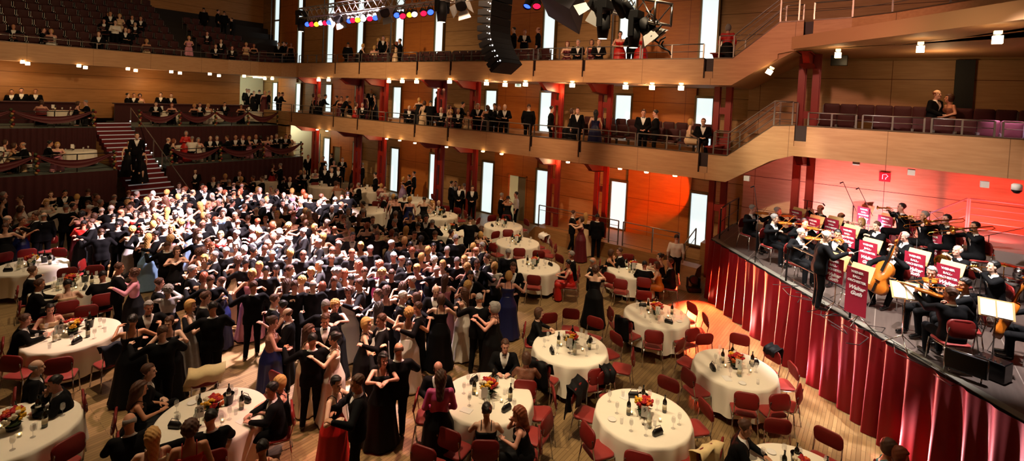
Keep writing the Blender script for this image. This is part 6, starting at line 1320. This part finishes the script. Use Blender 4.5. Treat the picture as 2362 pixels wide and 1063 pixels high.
# ---------------------------------------------------------------- names and labels for people and chairs
def blob_merge(items,name,label,cat):
    """join the smallest, most distant figures into one object"""
    mats=[];vs=[];ls=[];st=[];mi=[];vo=0;lo_=0
    for q in items:
        for o in [q['o']]+list(q['o'].children):
            M=np.array(o.matrix_world);me=o.data;n=len(me.vertices);v=np.empty(n*3,np.float32);me.vertices.foreach_get('co',v);v=v.reshape(-1,3)@M[:3,:3].T+M[:3,3]
            l=np.empty(len(me.loops),np.int32);me.loops.foreach_get('vertex_index',l);s=np.empty(len(me.polygons),np.int32);me.polygons.foreach_get('loop_start',s);m=np.empty(len(me.polygons),np.int32);me.polygons.foreach_get('material_index',m)
            mp=[]
            for sl in o.material_slots:
                if sl.material not in mats: mats.append(sl.material)
                mp.append(mats.index(sl.material))
            vs.append(v);ls.append(l+vo);st.append(s+lo_);mi.append(np.array(mp,np.int32)[m]);vo+=n;lo_+=len(l)
    V=np.concatenate(vs);L_=np.concatenate(ls);S=np.concatenate(st);Mi=np.concatenate(mi);me=D.meshes.new(name)
    me.vertices.add(len(V));me.vertices.foreach_set('co',V.astype(np.float32).ravel());me.loops.add(len(L_));me.loops.foreach_set('vertex_index',L_);me.polygons.add(len(S));me.polygons.foreach_set('loop_start',S);me.polygons.foreach_set('material_index',Mi);me.polygons.foreach_set('use_smooth',np.ones(len(S),bool))
    for m in mats: me.materials.append(m)
    me.update(calc_edges=True)
    for q in items:
        for o in list(q['o'].children)+[q['o']]: D.objects.remove(o)
    return tag(link(name,me),label,cat,None,'stuff')
bpy.context.view_layer.update()
for q in PEOPLE: q['size']=1150/q['w']*(1.25 if q['sit'] else 1.72)
PEOPLE.sort(key=lambda q:-q['size'])
keep=PEOPLE[:277];rest=PEOPLE[277:]
blob_merge(rest,'distant_guests','distant guests in evening dress at the back of the dance floor, tiers and balconies','people')
def near_table(q): 
    t=min(TABLES,key=lambda t:(t[0]-q['p']).length);return t[1],(t[0]-q['p']).length
for q in keep:
    q['base']=('%s %s in %s'%(q['hn'],q['nn'],q['gn']))
used={}
def words(s): return len(s.split())
def ok(l): return l not in used and words(l)<=16
for i,q in enumerate(keep):
    me_=('%s %s in %s'%(q['hn'],q['nn'],q['gn']));c=[]
    zn={'dance floor':'','lower tier':' on the lower tier','upper tier':' on the upper tier','rear bar':' at the bar','lower side gallery':' on the lower gallery','upper side gallery':' on the upper gallery','tier stairs':' on the tier stairs','choir balcony':' on the choir balcony','rear balcony':' on the rear balcony'}[q['zone']]
    if q['sit'] and q['zone']=='dance floor': t,d_=near_table(q);zn=' at '+t
    c=[me_+' '+q['ph']+zn,me_+', '+q['view']+zn,me_+zn,me_+' '+q['ph']+', '+q['view']+zn]
    q['cand']=c
from collections import Counter
cnt=Counter();
for q in keep:
    for l in set(q['cand']): cnt[l]+=1
nsh={}
for q in keep:
    for l in q['cand']:
        if cnt[l]==1 and ok(l): used[l]=q;q['label']=l;break
def short(q): return '%s %s in %s'%(q['hn'].replace(' long-haired','-haired').replace('blonde-haired','blonde'),q['nn'],q['gn'].replace('a black tuxedo','tuxedo').replace('long-sleeved ','').replace('a ','',1) if True else '')
sc_cnt=Counter(short(q)+q['view'] for q in keep)
for rnd_ in range(3):
    for q in keep:
        if 'label' in q: continue
        nb=sorted((r for r in keep if r is not q),key=lambda r:(r['h'][0]-q['h'][0])**2+(r['h'][1]-q['h'][1])**2)[:14+6*rnd_]
        for r in nb:
            dx,dy=q['h'][0]-r['h'][0],q['h'][1]-r['h'][1];rel=('right of' if dx>0 else 'left of') if abs(dx)>abs(dy) else ('in front of' if dy>0 else 'behind')
            me_='%s %s'%(q['hn'],q['nn']) if q['nn']=='man' else short(q)
            act={'dancing with arms raised':'dancing','dancing with one hand held out':'dancing','dancing close':'dancing'}.get(q['ph'],q['ph'].split(' ')[0])
            for l in ('%s %s %s the %s'%(me_,act,rel,short(r)),'%s %s %s the %s %s'%(me_,q['view'],rel,short(r),r['ph'].split()[0]),'%s just %s the %s %s'%(me_,rel,short(r),r['view'])):
                if ok(l) and (r.get('uniq',0)<4 or rnd_): used[l]=q;q['label']=l;r['uniq']=r.get('uniq',0)+1;break
            if 'label' in q: break
for i,q in enumerate(keep):
    if 'label' not in q: q['label']=q['base']+', %d pixels from the left edge'%int(q['h'][0])
    tag(q['o'],q['label'],'person',{'dance floor':'guests on the main floor'}.get(q['zone'],'guests on the '+q['zone']))
# chairs
gc=Counter();chairs=[]
for c_,o,tn,u in CPOS:
    if 'label' in o: continue
    chairs.append((o,tn,c_))
occ={q['chair'].name:q for q in keep if 'chair' in q}
bt={}
for o,tn,c_ in chairs: bt.setdefault(tn,[]).append((o,c_))
for tn,l in bt.items():
    l2=[]
    for o,c_ in l:
        if o.name in occ: tag(o,'red chair under the '+short(occ[o.name])+(' at '+tn if words(short(occ[o.name]))+words(tn)<11 else ''),'chair','occupied chairs')
        else: l2.append((o,c_,proj(c_+Vector((0,0,.7)))))
    l2.sort(key=lambda t:t[2][0]);n=len(l2)
    num=['first','second','third','fourth','fifth','sixth','seventh','eighth','ninth','tenth','eleventh','twelfth','thirteenth','fourteenth','fifteenth']
    for k,(o,c_,_) in enumerate(l2):
        w_='leftmost' if k==0 and n>1 else ('rightmost' if k==n-1 and n>1 else '%s from left'%num[k])
        tag(o,'empty red chair, %s at %s'%(w_ if n>1 else 'the only one',tn),'chair','red chairs at the tables')
for i,(o,d_) in enumerate(MUS): o['group']='seated orchestra players'
